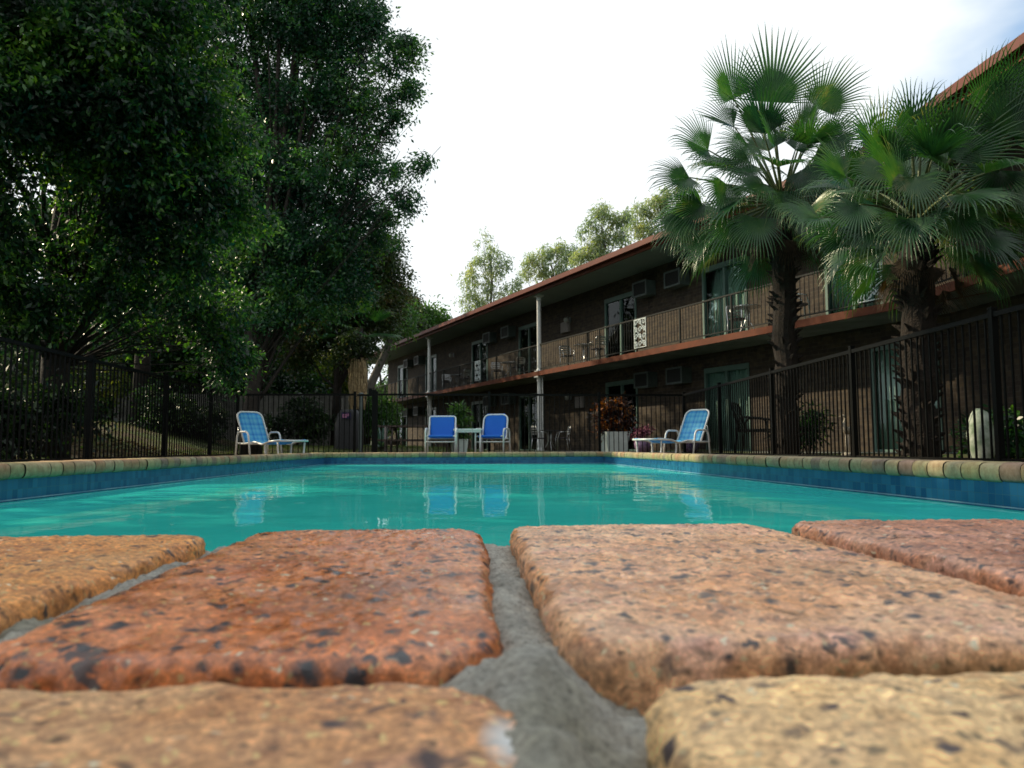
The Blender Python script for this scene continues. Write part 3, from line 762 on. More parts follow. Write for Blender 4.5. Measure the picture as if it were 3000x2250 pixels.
# ------------------------------------------------------------------ the motel
moroot = empty('motel_building', (2.29,25.41,0), 0, 'long two storey brown brick motel with rust coloured balcony edge and white columns', 'building')
A1 = R(-90)+R(22.5)
I1 = Matrix.Rotation(A1, 4, 'Z')                                  # main wing frame (relative to the root)
BEND = Vector((7.42,13.03,0)) - Vector((2.29,25.41,0))
I2 = Matrix.Translation(BEND + Vector((0,0,-.006))) @ Matrix.Rotation(math.atan2(-1,.02), 4, 'Z')
def P_(mb, name, m, M, parent=moroot, smooth=False): return mb.build(name, m, parent, smooth, M)
Z1, ZS0, ZR = 2.6, 2.47, 5.20
WY = 1.25; FL = -.03
def wing(M, x0, x1, xw0, xw1, doors_up, doors_dn, acs_up, acs_dn, cols, lamps, boxes, lattice, rails, tag_):
    # walls with openings
    b = MB()
    for z0, z1, ds in ((FL, ZS0, doors_dn), (Z1, ZR, doors_up)):
        cur = xw0
        for a, c in sorted(ds):
            b.box(cur, a, WY, WY+.24, z0, z1); b.box(a, c, WY, WY+.24, z0+2.12, z1); cur = c
        b.box(cur, xw1, WY, WY+.24, z0, z1)
    b.box(xw0, xw0+.24, WY+.24, 9, FL, ZS0); b.box(xw0, xw0+.24, WY+.24, 9, Z1, ZR)
    b.box(xw0, xw1, 9.0, 9.24, FL, ZS0); b.box(xw0, xw1, 9, 9.24, Z1, ZR)
    P_(b, 'brick_wall', M_brick, M)
    b = MB(); b.box(xw0+.3, xw1-.1, WY+.9, WY+1.0, FL, ZS0-.01); b.box(xw0+.3, xw1-.1, WY+.9, WY+1.0, Z1, ZR-.01); P_(b, 'dark_room_backing', M_dark, M)  # near-black sheets stand in for the unlit depth of the rooms
    b = MB(); b.box(x0, x1, .012, 9.2, ZS0, Z1-.003); P_(b, 'balcony_slab', M_balcony, M)
    b = MB(); b.box(x0-.01, x1, -.035, .010, ZS0-.012, Z1+.006); P_(b, 'balcony_fascia', M_rust, M)
    b = MB(); b.box(x0, x1, -.10, 9.6, ZR, ZR+.07); P_(b, 'roof_soffit', M_soffit, M)
    b = MB(); b.add([(x0-.05,-.2,ZR+.26),(x1,-.2,ZR+.26),(x1,4.7,ZR+1.0),(x0-.05,4.7,ZR+1.0),(x0-.05,9.8,ZR+.26),(x1,9.8,ZR+.26),
                     (x0-.05,-.2,ZR+.2),(x1,-.2,ZR+.2),(x1,9.8,ZR+.2),(x0-.05,9.8,ZR+.2)],
                    [(0,1,2,3),(3,2,5,4),(6,9,8,7),(0,6,7,1),(4,5,8,9),(0,3,4,9,6),(1,7,8,5,2)])
    P_(b, 'roof', M_tile_roof, M)
    b = MB(); b.box(x0-.04, x1, -.16, -.10, ZR-.01, ZR+.19)
    b.box(x0-.04, x0, -.10, 9.6, ZR-.01, ZR+.19)
    rf = P_(b, 'roof_fascia', M_rust, M)
    b = MB()
    b.box(x0-.03, x1, -.27, -.161, ZR+.10, ZR+.225); b.box(x0-.03, x1, -.285, -.27, ZR+.10, ZR+.245)
    P_(b, 'gutter', M_gutter, M)
    b = MB(); b.box(xw0, x1, -.0, 9, -.35, FL-.004); P_(b, 'floor_slab', M_balcony, M)
    for z0, ds in ((FL, doors_dn), (Z1, doors_up)):
        for a, c in ds:
            w_ = c-a
            b = MB(); f = .065
            b.box(a, a+f, WY-.03, WY+.1, z0, z0+2.12); b.box(c-f, c, WY-.03, WY+.1, z0, z0+2.12)
            b.box(a+f, c-f, WY-.03, WY+.1, z0+1.99, z0+2.12); b.box(a+f, c-f, WY-.028, WY+.1, z0, z0+.05)
            mid = a+w_*.5
            b.box(mid-.035, mid+.035, WY-.01, WY+.09, z0+.05, z0+1.99)
            dr = P_(b, 'sliding_door', M_frame, M)
            b = MB(); b.box(a+f, mid-.035, WY+.03, WY+.036, z0+.05, z0+1.99); b.box(mid+.035, c-f, WY+.05, WY+.056, z0+.05, z0+1.99)
            P_(b, 'door_glass', M_glass, Matrix.Identity(4), dr)
            rows = []; n_ = int(w_/.03)
            for zz in (z0+.05, z0+1.99):
                rows.append([Vector((a+f+(w_-2*f)*j/n_, WY+.10+.018*math.sin(j*1.35)+.008*math.sin(j*.5), zz)) for j in range(n_+1)])
            b = MB(); b.sheet(rows, .003); P_(b, 'curtain', M_curtain, Matrix.Identity(4), dr, True)
    for z0, ac in ((FL, acs_dn), (Z1, acs_up)):
        for c in ac:
            b = MB(); h0, h1 = z0+1.80, z0+2.22; a0, a1 = c-.33, c+.33; y0 = WY-.34
            b.box(a0, a1, y0+.03, WY, h0, h1)
            b.box(a0-.015, a1+.015, y0, y0+.028, h0-.015, h0+.035); b.box(a0-.015, a1+.015, y0, y0+.028, h1-.035, h1+.015)
            b.box(a0-.015, a0+.04, y0, y0+.028, h0+.035, h1-.035); b.box(a1-.04, a1+.015, y0, y0+.028, h0+.035, h1-.035)
            ac_ = P_(b, 'air_conditioner', M_aclight, M)
            b = MB(); b.box(a0+.04, a1-.04, y0+.016, y0+.029, h0+.035, h1-.035)
            for q in range(8): b.box(a0+.04, a1-.04, y0+.008, y0+.0155, h0+.05+q*.042, h0+.065+q*.042)
            P_(b, 'grille', M_acgrille, Matrix.Identity(4), ac_)
    for c in cols:
        for z0, z1 in ((FL, ZS0), (Z1, ZR)):
            b = MB()
            b.lathe([(.105,0),(.105,.05),(.085,.09),(.074,.12),(.072,z1-z0-.22),(.074,z1-z0-.2),(.092,z1-z0-.17),(.078,z1-z0-.14),(.085,z1-z0-.08),(.12,z1-z0-.06)], 20, (c,.10,z0))
            b.box(c-.13, c+.13, -.03, .23, z1-.06, z1)
            b.box(c-.12, c+.12, -.02, .22, z0-.0, z0+.035)
            if z0 == FL: b.tube([(c+.15,.14,z0),(c+.15,.14,z1)], .02, 8)
            P_(b, 'column', M_white, M, smooth=False)
    for c, z0 in lamps:
        b = MB(); b.box(c-.05, c+.05, WY-.03, WY, z0+1.72, z0+1.9); b.tube([(c,WY-.03,z0+1.85),(c,WY-.12,z0+1.93),(c,WY-.17,z0+1.86)], .012, 6)
        lp = P_(b, 'wall_lamp', M_aclight, M)
        b = MB(); b.lathe([(.03,.0),(.07,.03),(.085,.13),(.05,.17)], 12, (c,WY-.17,z0+1.70)); P_(b, 'lamp_shade', mat('lamp_glass', (.35,.35,.32), .3), Matrix.Identity(4), lp, True)
    for c, z0 in boxes:
        b = MB(); b.box(c-.26, c+.26, WY-.09, WY-.0, z0+1.42, z0+1.78); b.box(c-.22,c+.22,WY-.1,WY-.09,z0+1.46,z0+1.74); P_(b, 'meter_box', M_pale_wood, M)
    for a, c in rails:
        b = MB(); zt = Z1+.93
        b.box(a, c, .07, .12, zt-.035, zt); b.box(a, c, .08, .11, Z1+.09, Z1+.115)
        n_ = round((c-a)/.115)
        for k in range(1, n_):
            s_ = a+(c-a)*k/n_
            if k % 16 == 0: b.box(s_-.02, s_+.02, .075, .115, Z1, zt-.035)
            else: b.box(s_-.0065, s_+.0065, .088, .101, Z1+.115, zt-.035)
        P_(b, 'railing', M_rail, M)
    for c in lattice:
        b = MB(); h0, h1 = Z1+.12, Z1+.90; w_ = .27
        b.box(c-w_, c+w_, .052, .066, h0, h0+.02); b.box(c-w_, c+w_, .052, .066, h1-.02, h1); b.box(c-w_, c-w_+.02, .052, .066, h0+.02, h1-.02); b.box(c+w_-.02, c+w_, .052, .066, h0+.02, h1-.02)
        # cast filigree: scrolls
        for i in range(3):
            for j in range(4):
                cx_ = c-w_+.09+i*.18; cz_ = h0+.1+j*.193
                sg = 1 if (i+j) % 2 else -1
                b.tube([(cx_+sg*(.085*(1-q/14))*math.cos(q*.62), .059, cz_+(.09*(1-q/14))*math.sin(q*.62)) for q in range(13)], .0125, 5)
                b.tube([(cx_-.08, .059, cz_-.09*sg), (cx_+.02, .059, cz_), (cx_+.08, .059, cz_+.09*sg)], .011, 5)
        P_(b, 'filigree_panel', M_fili, M)
def pair(c): return [(c-3.2,c-1.5),(c+1.48,c+3.1)]
D = pair(5.5)+pair(-5.3)+pair(-16.1)
ACS = [5.5-.88,5.5+.62,-5.3-.95,-5.3+.85,-16.1-.9,-16.1+.9]
wing(I1, -23.0, 15.2, -21.34, 14.6, D+[(10.95,12.35)], D+[(12.0,13.45)], ACS, ACS, [-21.8,-10.9,0,10.9],
     [(.12,Z1),(-10.7,Z1),(.12,FL),(9.9,Z1)], [(-.15,Z1),(.75,FL)], [5.83,-5.12,13.0], [(-22.9,-21.88),(-21.72,-10.98),(-10.82,-.08),(.08,10.82),(10.98,13.3)], 'm')
D2 = [(4.3,5.9),(8.8,10.4)]
wing(I2, 0, 17, -.1, 17, D2, D2, [6.6,8.1], [6.6,8.1], [5.4,13.0], [], [], [], [(.1,5.32),(5.48,12.92)], 'n')

def mo_world(s_, y_, z_): return moroot.location + (I1 @ Vector((s_, y_, z_)))
def s_of(px, y_):
    d_, fw = ray(px, 1100); d_ = Vector((d_.x, d_.y, 0)); o_ = I1.inverted() @ (Vector((0,0,0))-Vector((2.29,25.41,0))); v_ = I1.to_3x3().inverted() @ d_
    k_ = (y_-o_.y)/v_.y; return o_.x+v_.x*k_

# ------------------------------------------------------------------ balcony and terrace furniture
def bistro_table(loc, rz, label, top=M_metal):
    r_ = empty('bistro_table', loc, rz, label, 'table', 'small metal tables outside the rooms')
    b = MB(); b.lathe([(.30,0),(.32,.006),(.32,.022),(.30,.028)], 24, (0,0,.66)); b.build('table_top', top, r_)
    for k in range(3):
        a = 2*math.pi*k/3+.3
        b = MB(); b.tube(arc([(.06*math.cos(a),.06*math.sin(a),.66),(.04*math.cos(a),.04*math.sin(a),.35),(.26*math.cos(a),.26*math.sin(a),0)], .1), .0125, 6); b.build('leg', M_metal, r_, True)
    return r_
def bistro_chair(loc, rz, label):
    r_ = empty('bistro_chair', loc, rz, label, 'chair', 'metal chairs outside the rooms')
    b = MB(); b.lathe([(.17,0),(.20,.008),(.20,.03),(.17,.036)], 18, (0,0,.42)); b.build('seat', M_chairdark, r_)
    for sx in (-1,1):
        b = MB(); b.tube([(sx*.17,-.19,0),(sx*.175,-.17,.44),(sx*.21,-.12,.62),(sx*.21,.10,.64)], .013, 6); b.build('leg', M_metal, r_, True)
        b = MB(); b.tube([(sx*.17,.22,0),(sx*.165,.17,.44)], .013, 6); b.build('leg', M_metal, r_, True)
    b = MB(); b.tube(arc([(.17,.17,.42),(.19,.22,.80),(-.19,.22,.80),(-.17,.17,.42)], .1), .013, 6)
    for zz in (.55,.62,.69,.75): b.box(-.17,.17,.195+(zz-.5)*.05,.205+(zz-.5)*.05,zz,zz+.04)
    b.build('backrest', M_metal, r_)
    return r_
def up(px, y_=.62): 
    return tuple(mo_world(s_of(px, y_), y_, Z1))
t0 = bistro_table(up(1712,.6), 0, 'metal table on the upper balcony before the sunlit brick wall, right of the middle column')
dup(t0, up(1492,.6), .5, 'metal table on the upper balcony just left of the middle white column')
dup(t0, up(2195,.6), .9, 'metal table on the upper balcony beside the palm trunk')
dup(t0, up(1338,.6), .2, 'metal table on the upper balcony left of the further filigree panel')
c0 = bistro_chair(up(1662,.55), A1+1.4, 'dark seated metal chair left of the table by the sunlit balcony wall')
for px, y_, rz, lb in ((1750,.5,A1-1.5,'dark seated metal chair right of the table by the sunlit balcony wall'),
                       (1455,.5,A1+1.3,'metal chair left of the balcony table nearest the middle column'),
                       (1516,.65,A1-1.4,'metal chair between the balcony table and the middle white column'),
                       (1308,.5,A1+1.3,'metal chair at the far left end of the upper balcony furniture'),
                       (1362,.6,A1-1.4,'metal chair just left of the further filigree panel on the upper balcony'),
                       (2165,.6,A1+1.2,'metal chair on the upper balcony before the glass door left of the palm trunk'),
                       (2345,.5,A1+2.6,'metal chair on the upper balcony seen between the two palm trunks')):
    dup(c0, up(px, y_), rz, lb, 'metal chairs outside the rooms')
def dn(px, D_): return tuple(at0(px, D_, FL-.05))
M_darktop = mat('dark_table_top', (.02,.02,.022), .4)
t1 = bistro_table(dn(1612,23.5), .3, 'dark round table under the balcony behind the far fence, right of the middle column', M_darktop)
dup(c0, dn(1582,23.4), 2.0, 'metal chair under the balcony just right of the middle column base', 'metal chairs outside the rooms')
dup(c0, dn(1648,23.2), -1.5, 'metal chair under the balcony right of the dark round table', 'metal chairs outside the rooms')
# dark cane armchair behind the right-hand fence
def armchair(loc, rz, label):
    r_ = empty('garden_armchair', loc, rz, label, 'chair')
    b = MB(); b.box(-.25,.25,-.25,.25,.38,.43); b.build('seat', M_rail, r_)
    for sx in (-1,1):
        b = MB(); b.tube(arc([(sx*.27,-.27,0),(sx*.28,-.25,.60),(sx*.28,.22,.64),(sx*.25,.30,0)], .12), .018, 8); b.build('arm_frame', M_rail, r_, True)
    b = MB(); b.tube(arc([(.25,.22,.40),(.27,.34,.88),(-.27,.34,.88),(-.25,.22,.40)], .12), .018, 8)
    for k in range(6): b.tube([(-.2+.08*k,.23,.42),(-.2+.08*k,.34,.87)], .007, 5)
    b.build('backrest', M_rail, r_, True); return r_
armchair(tuple(at0(2215,13.2,-.05)), -YAW+R(60), 'black metal garden armchair behind the right fence, left of the first palm trunk')

# picnic table
pt = empty('picnic_table', tuple(at0(1228,17.6,-.05)), -YAW, 'dark stained timber picnic table with benches behind the far fence', 'picnic table')
pl_ = 1.9
b = MB()
for k in range(5): b.box(-pl_/2, pl_/2, -.36+k*.146, -.36+k*.146+.135, .60, .64)
b.build('table_top', M_wood, pt)
for sy in (-1,1):
    b = MB()
    for k in range(2): b.box(-pl_/2, pl_/2, sy*.68-.13+k*.135, sy*.68-.13+k*.135+.125, .285, .32)
    b.build('bench', M_wood, pt)
for sx in (-1,1):
    b = MB(); xx = sx*.62
    b.box(xx-.03, xx+.03, -.34, .34, .53, .599); b.box(xx-.03, xx+.03, -.8, .8, .20, .284)
    for sy in (-1,1):
        Mx = Matrix.Translation((xx+.035*1, sy*.38, .3)) @ Matrix.Rotation(sy*R(-22)*-1, 4, 'X'); b.box(0,.035,-.045,.045,-.32,.3, Mx)
    b.build('leg_frame', M_wood, pt)
b = MB(); b.box(-.72,-.655,-.50,-.44,.06,.60); b.build('brace', M_pale_wood, pt)

# covered barbecue by the gate
bb = empty('covered_barbecue', tuple(at0(1022,19.0,.0)), -YAW, 'black covered barbecue with a small pink and white emblem near the gate', 'barbecue')
b = MB(); rows = []
prof = [(.30,.05),(.31,.3),(.30,.62),(.27,.80),(.25,.92),(.17,1.02),(.0,1.04)]
vs = []; nn = 20
for rr, z in prof:
    for k in range(nn):
        a = 2*math.pi*k/nn; q = .03*noise.noise(Vector((math.cos(a)*3, math.sin(a)*3, z*4)))
        vs.append(((rr+q)*1.15*math.copysign(abs(math.cos(a))**.7, math.cos(a)), (rr+q)*.8*math.copysign(abs(math.sin(a))**.7, math.sin(a)), z+q*.5))
b.add(vs, [(i*nn+k, i*nn+(k+1)%nn, (i+1)*nn+(k+1)%nn, (i+1)*nn+k) for i in range(len(prof)-1) for k in range(nn)])
b.build('cover', M_cover, bb, True)
M_emb = mat('emblem_pink', (.45,.18,.32), .6)
b = MB(); b.box(-.13,.10,-.285,-.272,.80,.95); b.build('emblem_patch', mat('emblem_navy', (.015,.012,.06), .6), bb)
b = MB(); b.box(-.10,.0,-.292,-.286,.82,.845); b.box(-.11,.01,-.292,-.286,.85,.872); b.box(-.10,-.075,-.292,-.286,.876,.915); b.box(-.025,.0,-.292,-.286,.876,.915); b.box(-.07,-.03,-.292,-.286,.885,.905)
b.box(.02,.045,-.292,-.286,.86,.92, Matrix.Rotation(R(0),4,'Y')); b.build('emblem', M_emb, bb)
gp = MB(); gp.tube([(0,0,0),(0,0,1.28)], .022, 8)
o_ = gp.build('garden_pole', M_grey_wood); o_.location = at0(1001,19.3,.05); tag(o_, 'thin pale pole standing behind the far fence left of the covered barbecue', 'pole')
gp = MB(); gp.tube([(0,0,0),(0,0,1.32)], .045, 10); gp.lathe([(.055,0),(.055,.03),(.03,.05)],10,(0,0,1.32))
o_ = gp.build('gate_post', M_aclight, smooth=False); o_.location = at0(1056,17.2,-.05); tag(o_, 'light grey round post just behind the gate', 'post')

# paling fence behind
pfr = empty('paling_fence', tuple(at0(330,23.0,0)), 0, 'weathered grey timber paling fence across the back of the garden', 'fence')
e0, e1 = at0(330,23.0,0), at0(1012,23.4,0); v_ = e1-e0; ln = v_.length; Mz = Matrix.Rotation(math.atan2(v_.y, v_.x), 4, 'Z')
b = MB(); k = 0; s_ = 0
while s_ < ln:
    w_ = .095; hh_ = 1.72+.02*random.random(); yy = .0 if k % 2 else .012
    b.box(s_, s_+w_, yy, yy+.015, -.2, hh_, Mz); s_ += w_+.006; k += 1
b.build('paling_panel', M_grey_wood, pfr)
b = MB(); b.box(0, ln, .03, .08, .5, .58, Mz); b.box(0, ln, .03, .08, 1.4, 1.48, Mz); b.build('rail', M_grey_wood, pfr)

# ------------------------------------------------------------------ vegetation
def leaf_cloud(blobs, n, ll, lw, sprig=26, sig=.16, shell=.45, droop=.35, flat=.8, seed=1):
    r_ = np.random.default_rng(seed)
    C = np.array([[*b[0]] for b in blobs], float); Rr = np.array([b[1] for b in blobs], float)
    W = np.array([(b[2] if len(b) > 2 else 1.0) for b in blobs])*Rr**2.4; W /= W.sum()
    ns_ = max(1, n//sprig)
    bi = r_.choice(len(blobs), ns_, p=W)
    d = r_.normal(size=(ns_, 3)); d /= np.linalg.norm(d, axis=1)[:, None]
    rad = (shell + (1-shell)*r_.random(ns_)**.6)
    # lumpy surface
    lump = 1 + .22*np.sin(d[:,0]*5+bi)*np.sin(d[:,1]*6+bi*2)*np.sin(d[:,2]*5+bi*3)
    pos = C[bi] + d*(Rr[bi]*rad*lump)[:, None]*np.array([1,1,flat])
    out = d*np.array([1,1,.5]) + np.array([0,0,-droop]); out /= np.linalg.norm(out, axis=1)[:, None]
    idx = np.repeat(np.arange(ns_), sprig); m_ = len(idx)
    tt = r_.random(m_)*2-1
    sg = sig*(.6+.8*r_.random(ns_))[idx]
    p = pos[idx] + out[idx]*(tt*sg*1.6)[:, None] + r_.normal(size=(m_,3))*(sg*.55)[:, None]
    dirv = out[idx]*.7 + r_.normal(size=(m_,3))*.75; dirv[:,2] -= droop*.5
    dirv /= np.linalg.norm(dirv, axis=1)[:, None]
    sd = np.cross(dirv, r_.normal(size=(m_,3))); sd /= np.linalg.norm(sd, axis=1)[:, None]
    sc = (.65+.7*r_.random(m_))[:, None]
    a = p; b_ = p+dirv*ll*sc*.5+sd*lw*.5*sc; c_ = p+dirv*ll*sc; e_ = p+dirv*ll*sc*.5-sd*lw*.5*sc
    nn_ = np.cross(dirv, sd)*(ll*.12); b_ = b_+nn_; e_ = e_+nn_
    V = np.stack([a,b_,c_,e_],1).reshape(-1,3); F = np.arange(m_*4).reshape(-1,4)
    tone = r_.random(ns_)[idx]*.6+.4*r_.random(m_)
    return V, F, tone
def limbs(base, nodes, r0, mt, parent, name='trunk', seed=1, lean=None):
    """trunk polyline + limbs to nodes"""
    rr = random.Random(seed); b = MB()
    top = base[-1]
    m_ = len(base); b.tube(base, [r0*(1.25 if i == 0 else 1-.55*i/(m_-1)) for i in range(m_)], 12)
    for nd, th in nodes:
        nd = Vector(nd)
        # start from the trunk point closest in height but lower
        cand = [Vector(p) for p in base[1:] if p[2] < nd.z-.2] or [Vector(base[1])]
        st = cand[min(len(cand)-1, rr.randrange(len(cand)))]
        mid = (st+nd)*.5 + Vector((rr.uniform(-.25,.25), rr.uniform(-.25,.25), rr.uniform(.0,.35)))
        pts = []
        for k in range(7):
            u = k/6; q = st*(1-u)**2+mid*2*u*(1-u)+nd*u*u
            pts.append(q+Vector((rr.uniform(-1,1), rr.uniform(-1,1), rr.uniform(-1,1)))*.04*(1 if 0 < k < 6 else 0))
        b.tube(pts, [max(.008, th*(1-.8*k/6)) for k in range(7)], 7)
        for q in range(3):
            s2 = pts[3+q]; e2 = nd+Vector((rr.gauss(0,.22), rr.gauss(0,.22), rr.gauss(0,.2)))
            b.tube([s2, (s2+e2)*.5+Vector((0,0,.1)), e2], [th*.35, th*.22, .006], 5)
    return b.build(name, mt, parent, True)
def tree(name, label, cat, base, blobs, n, ll, lw, mt, barkm, r0, seed, group='trees around the pool', lth=.07, **kw):
    root = empty(name, tuple(base[0]), 0, label, cat, group)
    off = Vector(base[0])
    bb_ = [Vector(p)-off for p in base]
    bl = [(Vector(b[0])-off, *b[1:]) for b in blobs]
    limbs(bb_, [(b[0], lth*min(1.4, b[1])) for b in bl], r0, barkm, root, seed=seed)
    V, F, T = leaf_cloud([(tuple(b[0]), *b[1:]) for b in bl], n, ll, lw, seed=seed, **kw)
    np_mesh('crown', V, F, mt, root, False, T)
    return root
def B_(lst): return [(at(px, py, D_), r_) + ((w_,) if w_ != 1 else ()) for px, py, D_, r_, w_ in [(*q, 1)[:5] for q in lst]]
def gz(p): return Vector((p.x, p.y, hgt(p.x, p.y)-.05))

# middle-left tree, the tall one over the fence corner
bt = gz(at0(735,16.6))
base = [bt, Vector((bt.x-.02,bt.y,.9)), Vector((bt.x+.05,bt.y,1.8)), at(745,930,16.8), at(770,760,17), at(800,520,17), at(860,250,17), at(880,20,17)]
bl = B_([(950,90,17,1.15),(820,-20,17,1.3),(1010,250,17,.85),(1075,60,16.6,.5),(1030,-40,16.8,.6),(1165,185,16.4,.30,.8),(1120,215,16.5,.36),(1140,300,16.5,.36),(1060,330,16.8,.5),(1175,275,16.5,.2),
         (1040,430,17,.65),(890,330,17.5,1.1),(740,300,18,1.1),(1165,510,16,.30),(1232,492,16,.18),(1100,500,16.6,.42),(1210,560,16.2,.2),(1150,575,16.4,.3),(950,540,17,1.0),(800,520,17.5,1.2),(1060,640,17.2,.62),(1110,700,17.5,.4),
         (930,720,17,1.0),(780,720,17,1.1),(640,600,18,1.0),(690,120,17.5,1.1),(650,850,17,.8),(870,870,16.8,.9),(1000,840,17.2,.7),(780,930,16.5,.55,.6),(900,-180,17,1.3),(1040,-160,17,.8),(700,-150,17.5,1.3),(600,400,18,.9),(1200,135,16.3,.16,5),(1205,175,16.3,.15,4),(1150,130,16.4,.2,3),(1195,262,16.4,.17,4),(1160,345,16.5,.18,3),(1120,395,16.6,.2,2),(1215,470,16,.14,4),(1248,485,16,.12,5),(1190,600,16.3,.18,3),(1130,640,16.8,.25,2),(1100,20,16.6,.22,3),(1110,90,16.6,.2,3)])
tree('broadleaf_tree', 'tall dark green broadleaf tree whose ragged crown stands against the sky over the fence corner', 'tree', base, bl, 185000, .095, .042, ML_fig, M_bark, .20, 3, sprig=26, sig=.15, shell=.35)
# nearest left tree
bt = gz(at0(150,10.6))
base = [bt, Vector((bt.x,bt.y,1.2)), at(165,830,10.6), at(190,620,10.4), at(230,380,10.2), at(260,100,10), at(260,-250,10)]
bl = B_([(120,90,8.6,.75),(330,120,8.8,.7),(20,250,8.4,.7),(480,60,9.2,.6),(480,260,9.2,.62),(590,280,9.6,.5),(620,200,9.8,.35),(380,330,9,.6),(230,450,9.2,.5,.6),(420,520,9.6,.65),(560,470,9.8,.45),(640,560,10.2,.4),
         (690,1040,13,.28,3),(650,1010,12.6,.3,2),(670,1110,13,.18,3),(600,950,12,.3,2),(560,900,11.5,.35,2),(700,640,10.4,.38),(600,660,10.2,.5),(420,720,10,.6),(250,700,10,.45,.6),(60,760,9.8,.45,.6),(560,800,10.2,.4),(150,880,9.8,.5),(20,930,9.6,.5),(330,860,10.2,.5),(80,540,9,.42,.7),(20,470,9,.35,.7),(-120,300,8.4,.9),(-150,700,9,.9),(200,-120,9,1.0),(500,-140,9.4,1.0),(-60,-60,8.6,1.0),
         (250,250,9.4,.8),(540,400,10,.6),(330,560,9.8,.6),(160,330,9.4,.7),(500,860,11,.5),(380,960,11.5,.45),(700,420,10.2,.4,.8),(690,900,11.5,.35),(640,1000,12,.3),(660,1080,12.3,.22)])
tree('broadleaf_tree', 'nearest dark leafy tree overhanging the left fence, its thick trunk behind the fence', 'tree', base, bl, 135000, .085, .036, ML_dark, M_bark, .19, 5, sprig=24, sig=.12, shell=.35, droop=.6)
# unseen tree added left of the frame to shade the pool
bt = gz(Vector((-9.5,3.6,0)))
base = [bt, bt+Vector((0,0,2)), bt+Vector((.2,.1,4)), bt+Vector((.3,.2,6.5))]
bl = [(Vector((x_,y_,z_)), r_) for x_,y_,z_,r_ in [(-8.5,3,5,2.0),(-7.8,5.6,5.4,1.9),(-9.5,1,5.5,2.2),(-10,5,7.5,2.4),(-8.6,-1.6,5.2,2.1),(-7.4,1.6,7.2,1.9),(-9,8,6.6,2.1),(-11,-3,6.4,2.4),(-8,-4,7.4,2.2)]]
tree('broadleaf_tree', 'unseen dark broadleaf tree added left of the view to shade the pool', 'tree', base, bl, 42000, .20, .09, ML_dark, M_bark, .25, 6, sprig=30, sig=.3, shell=.3)
bt = gz(Vector((-8.5,20.5,0)))  # hidden tree added to break up the sunlight on the motel wall
base = [bt, bt+Vector((0,0,2.5)), bt+Vector((.2,.1,5)), bt+Vector((.3,.2,9.5)), bt+Vector((.2,.1,12))]
bl = [(Vector((x_,y_,z_)), r_) for x_,y_,z_,r_ in [(-8.5,20,6,1.4),(-7.4,19.6,7.6,1.2),(-9.4,20.5,8,1.4),(-8.2,21,9,1.1),(-6.9,20.6,6.2,1.0),(-9.8,21.5,5.6,1.4),(-7.6,21.6,4.6,1.1),(-9.2,19.6,4.4,1.2),(-8.2,20.3,11.6,.9),(-9.6,19.6,12.6,1.0),(-7.6,19.2,10.6,.7),(-8.8,21.6,13.2,.9),(-10.4,21,11,1.0)]]
tree('broadleaf_tree', 'big dark tree added behind the fence corner tree to dapple the sun on the motel', 'tree', base, bl, 26000, .14, .065, ML_dark, M_bark, .2, 7, sprig=24, sig=.24, shell=.25)
for q_, (tx, ty, th_, lb) in enumerate([(-12.5,43,13,'very tall tree added far back behind the left trees to shade the motel end'),(-11.5,35,12.5,'very tall tree added far back amid the left trees to keep sun off the motel'),(-11.5,27.5,11.5,'very tall tree added far back behind the nearest trunk as a sun blocker')]):  # tall trees added as blockers to keep the motel wall mostly shaded
    bt = gz(Vector((tx,ty,0))); rr = random.Random(70+q_)
    base = [bt, bt+Vector((0,0,th_*.3)), bt+Vector((.2,.1,th_*.6)), bt+Vector((.1,.2,th_*.9))]
    bl = [(bt+Vector((rr.uniform(-2.6,2.6), rr.uniform(-2.8,2.8), rr.uniform(.25,1.0)*th_)), rr.uniform(1.3,2.0)) for _ in range(13)]
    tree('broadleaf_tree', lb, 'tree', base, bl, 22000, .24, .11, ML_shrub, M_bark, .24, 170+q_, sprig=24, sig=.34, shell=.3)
for q_, (tx, ty, th_, lb) in enumerate([(4.5,-6.5,8.5,'unseen broadleaf tree added behind the camera, right hand, to block skylight'),(-2.5,-7.5,9,'unseen broadleaf tree added behind the camera, left hand, to block skylight')]):  # unseen trees added to cut the skylight coming from behind the camera
    bt = gz(Vector((tx,ty,0))); rr = random.Random(270+q_)
    base = [bt, bt+Vector((0,0,th_*.3)), bt+Vector((.2,.1,th_*.6)), bt+Vector((.1,.2,th_*.85))]
    bl = [(bt+Vector((rr.uniform(-3.6,3.6), rr.uniform(-1.5,1.5), rr.uniform(.15,.95)*th_)), rr.uniform(1.3,1.9)) for _ in range(12)]
    tree('broadleaf_tree', lb, 'tree', base, bl, 16000, .26, .12, ML_shrub, M_bark, .22, 370+q_, sprig=24, sig=.34, shell=.3)
# rusty green tree in front of the building end
bt = gz(at0(985,21.8))
base = [bt, bt+Vector((0,0,1.6)), at(1000,1020,21.8), at(1040,930,22), at(1080,820,22)]
bl = B_([(1032,1005,20.1,.30,2),(1065,1020,20.4,.22,3),(1000,1040,20.2,.22,2),(1110,730,22,.62),(1060,790,22,.8),(1130,800,22,.62),(1140,860,22,.6),(1070,900,21.5,.9),(960,860,22,1.0),(980,960,21.5,.9),(1050,985,21.4,.55),(1120,930,22,.45),(900,950,22,.8),(880,1040,22,.55,.7),(1000,740,22.4,.8)])
tree('broadleaf_tree', 'dense rusty green tree touching the far end of the motel roof', 'tree', base, bl, 70000, .10, .045, ML_rusty, M_bark, .14, 8, sprig=22, sig=.16, shell=.3)
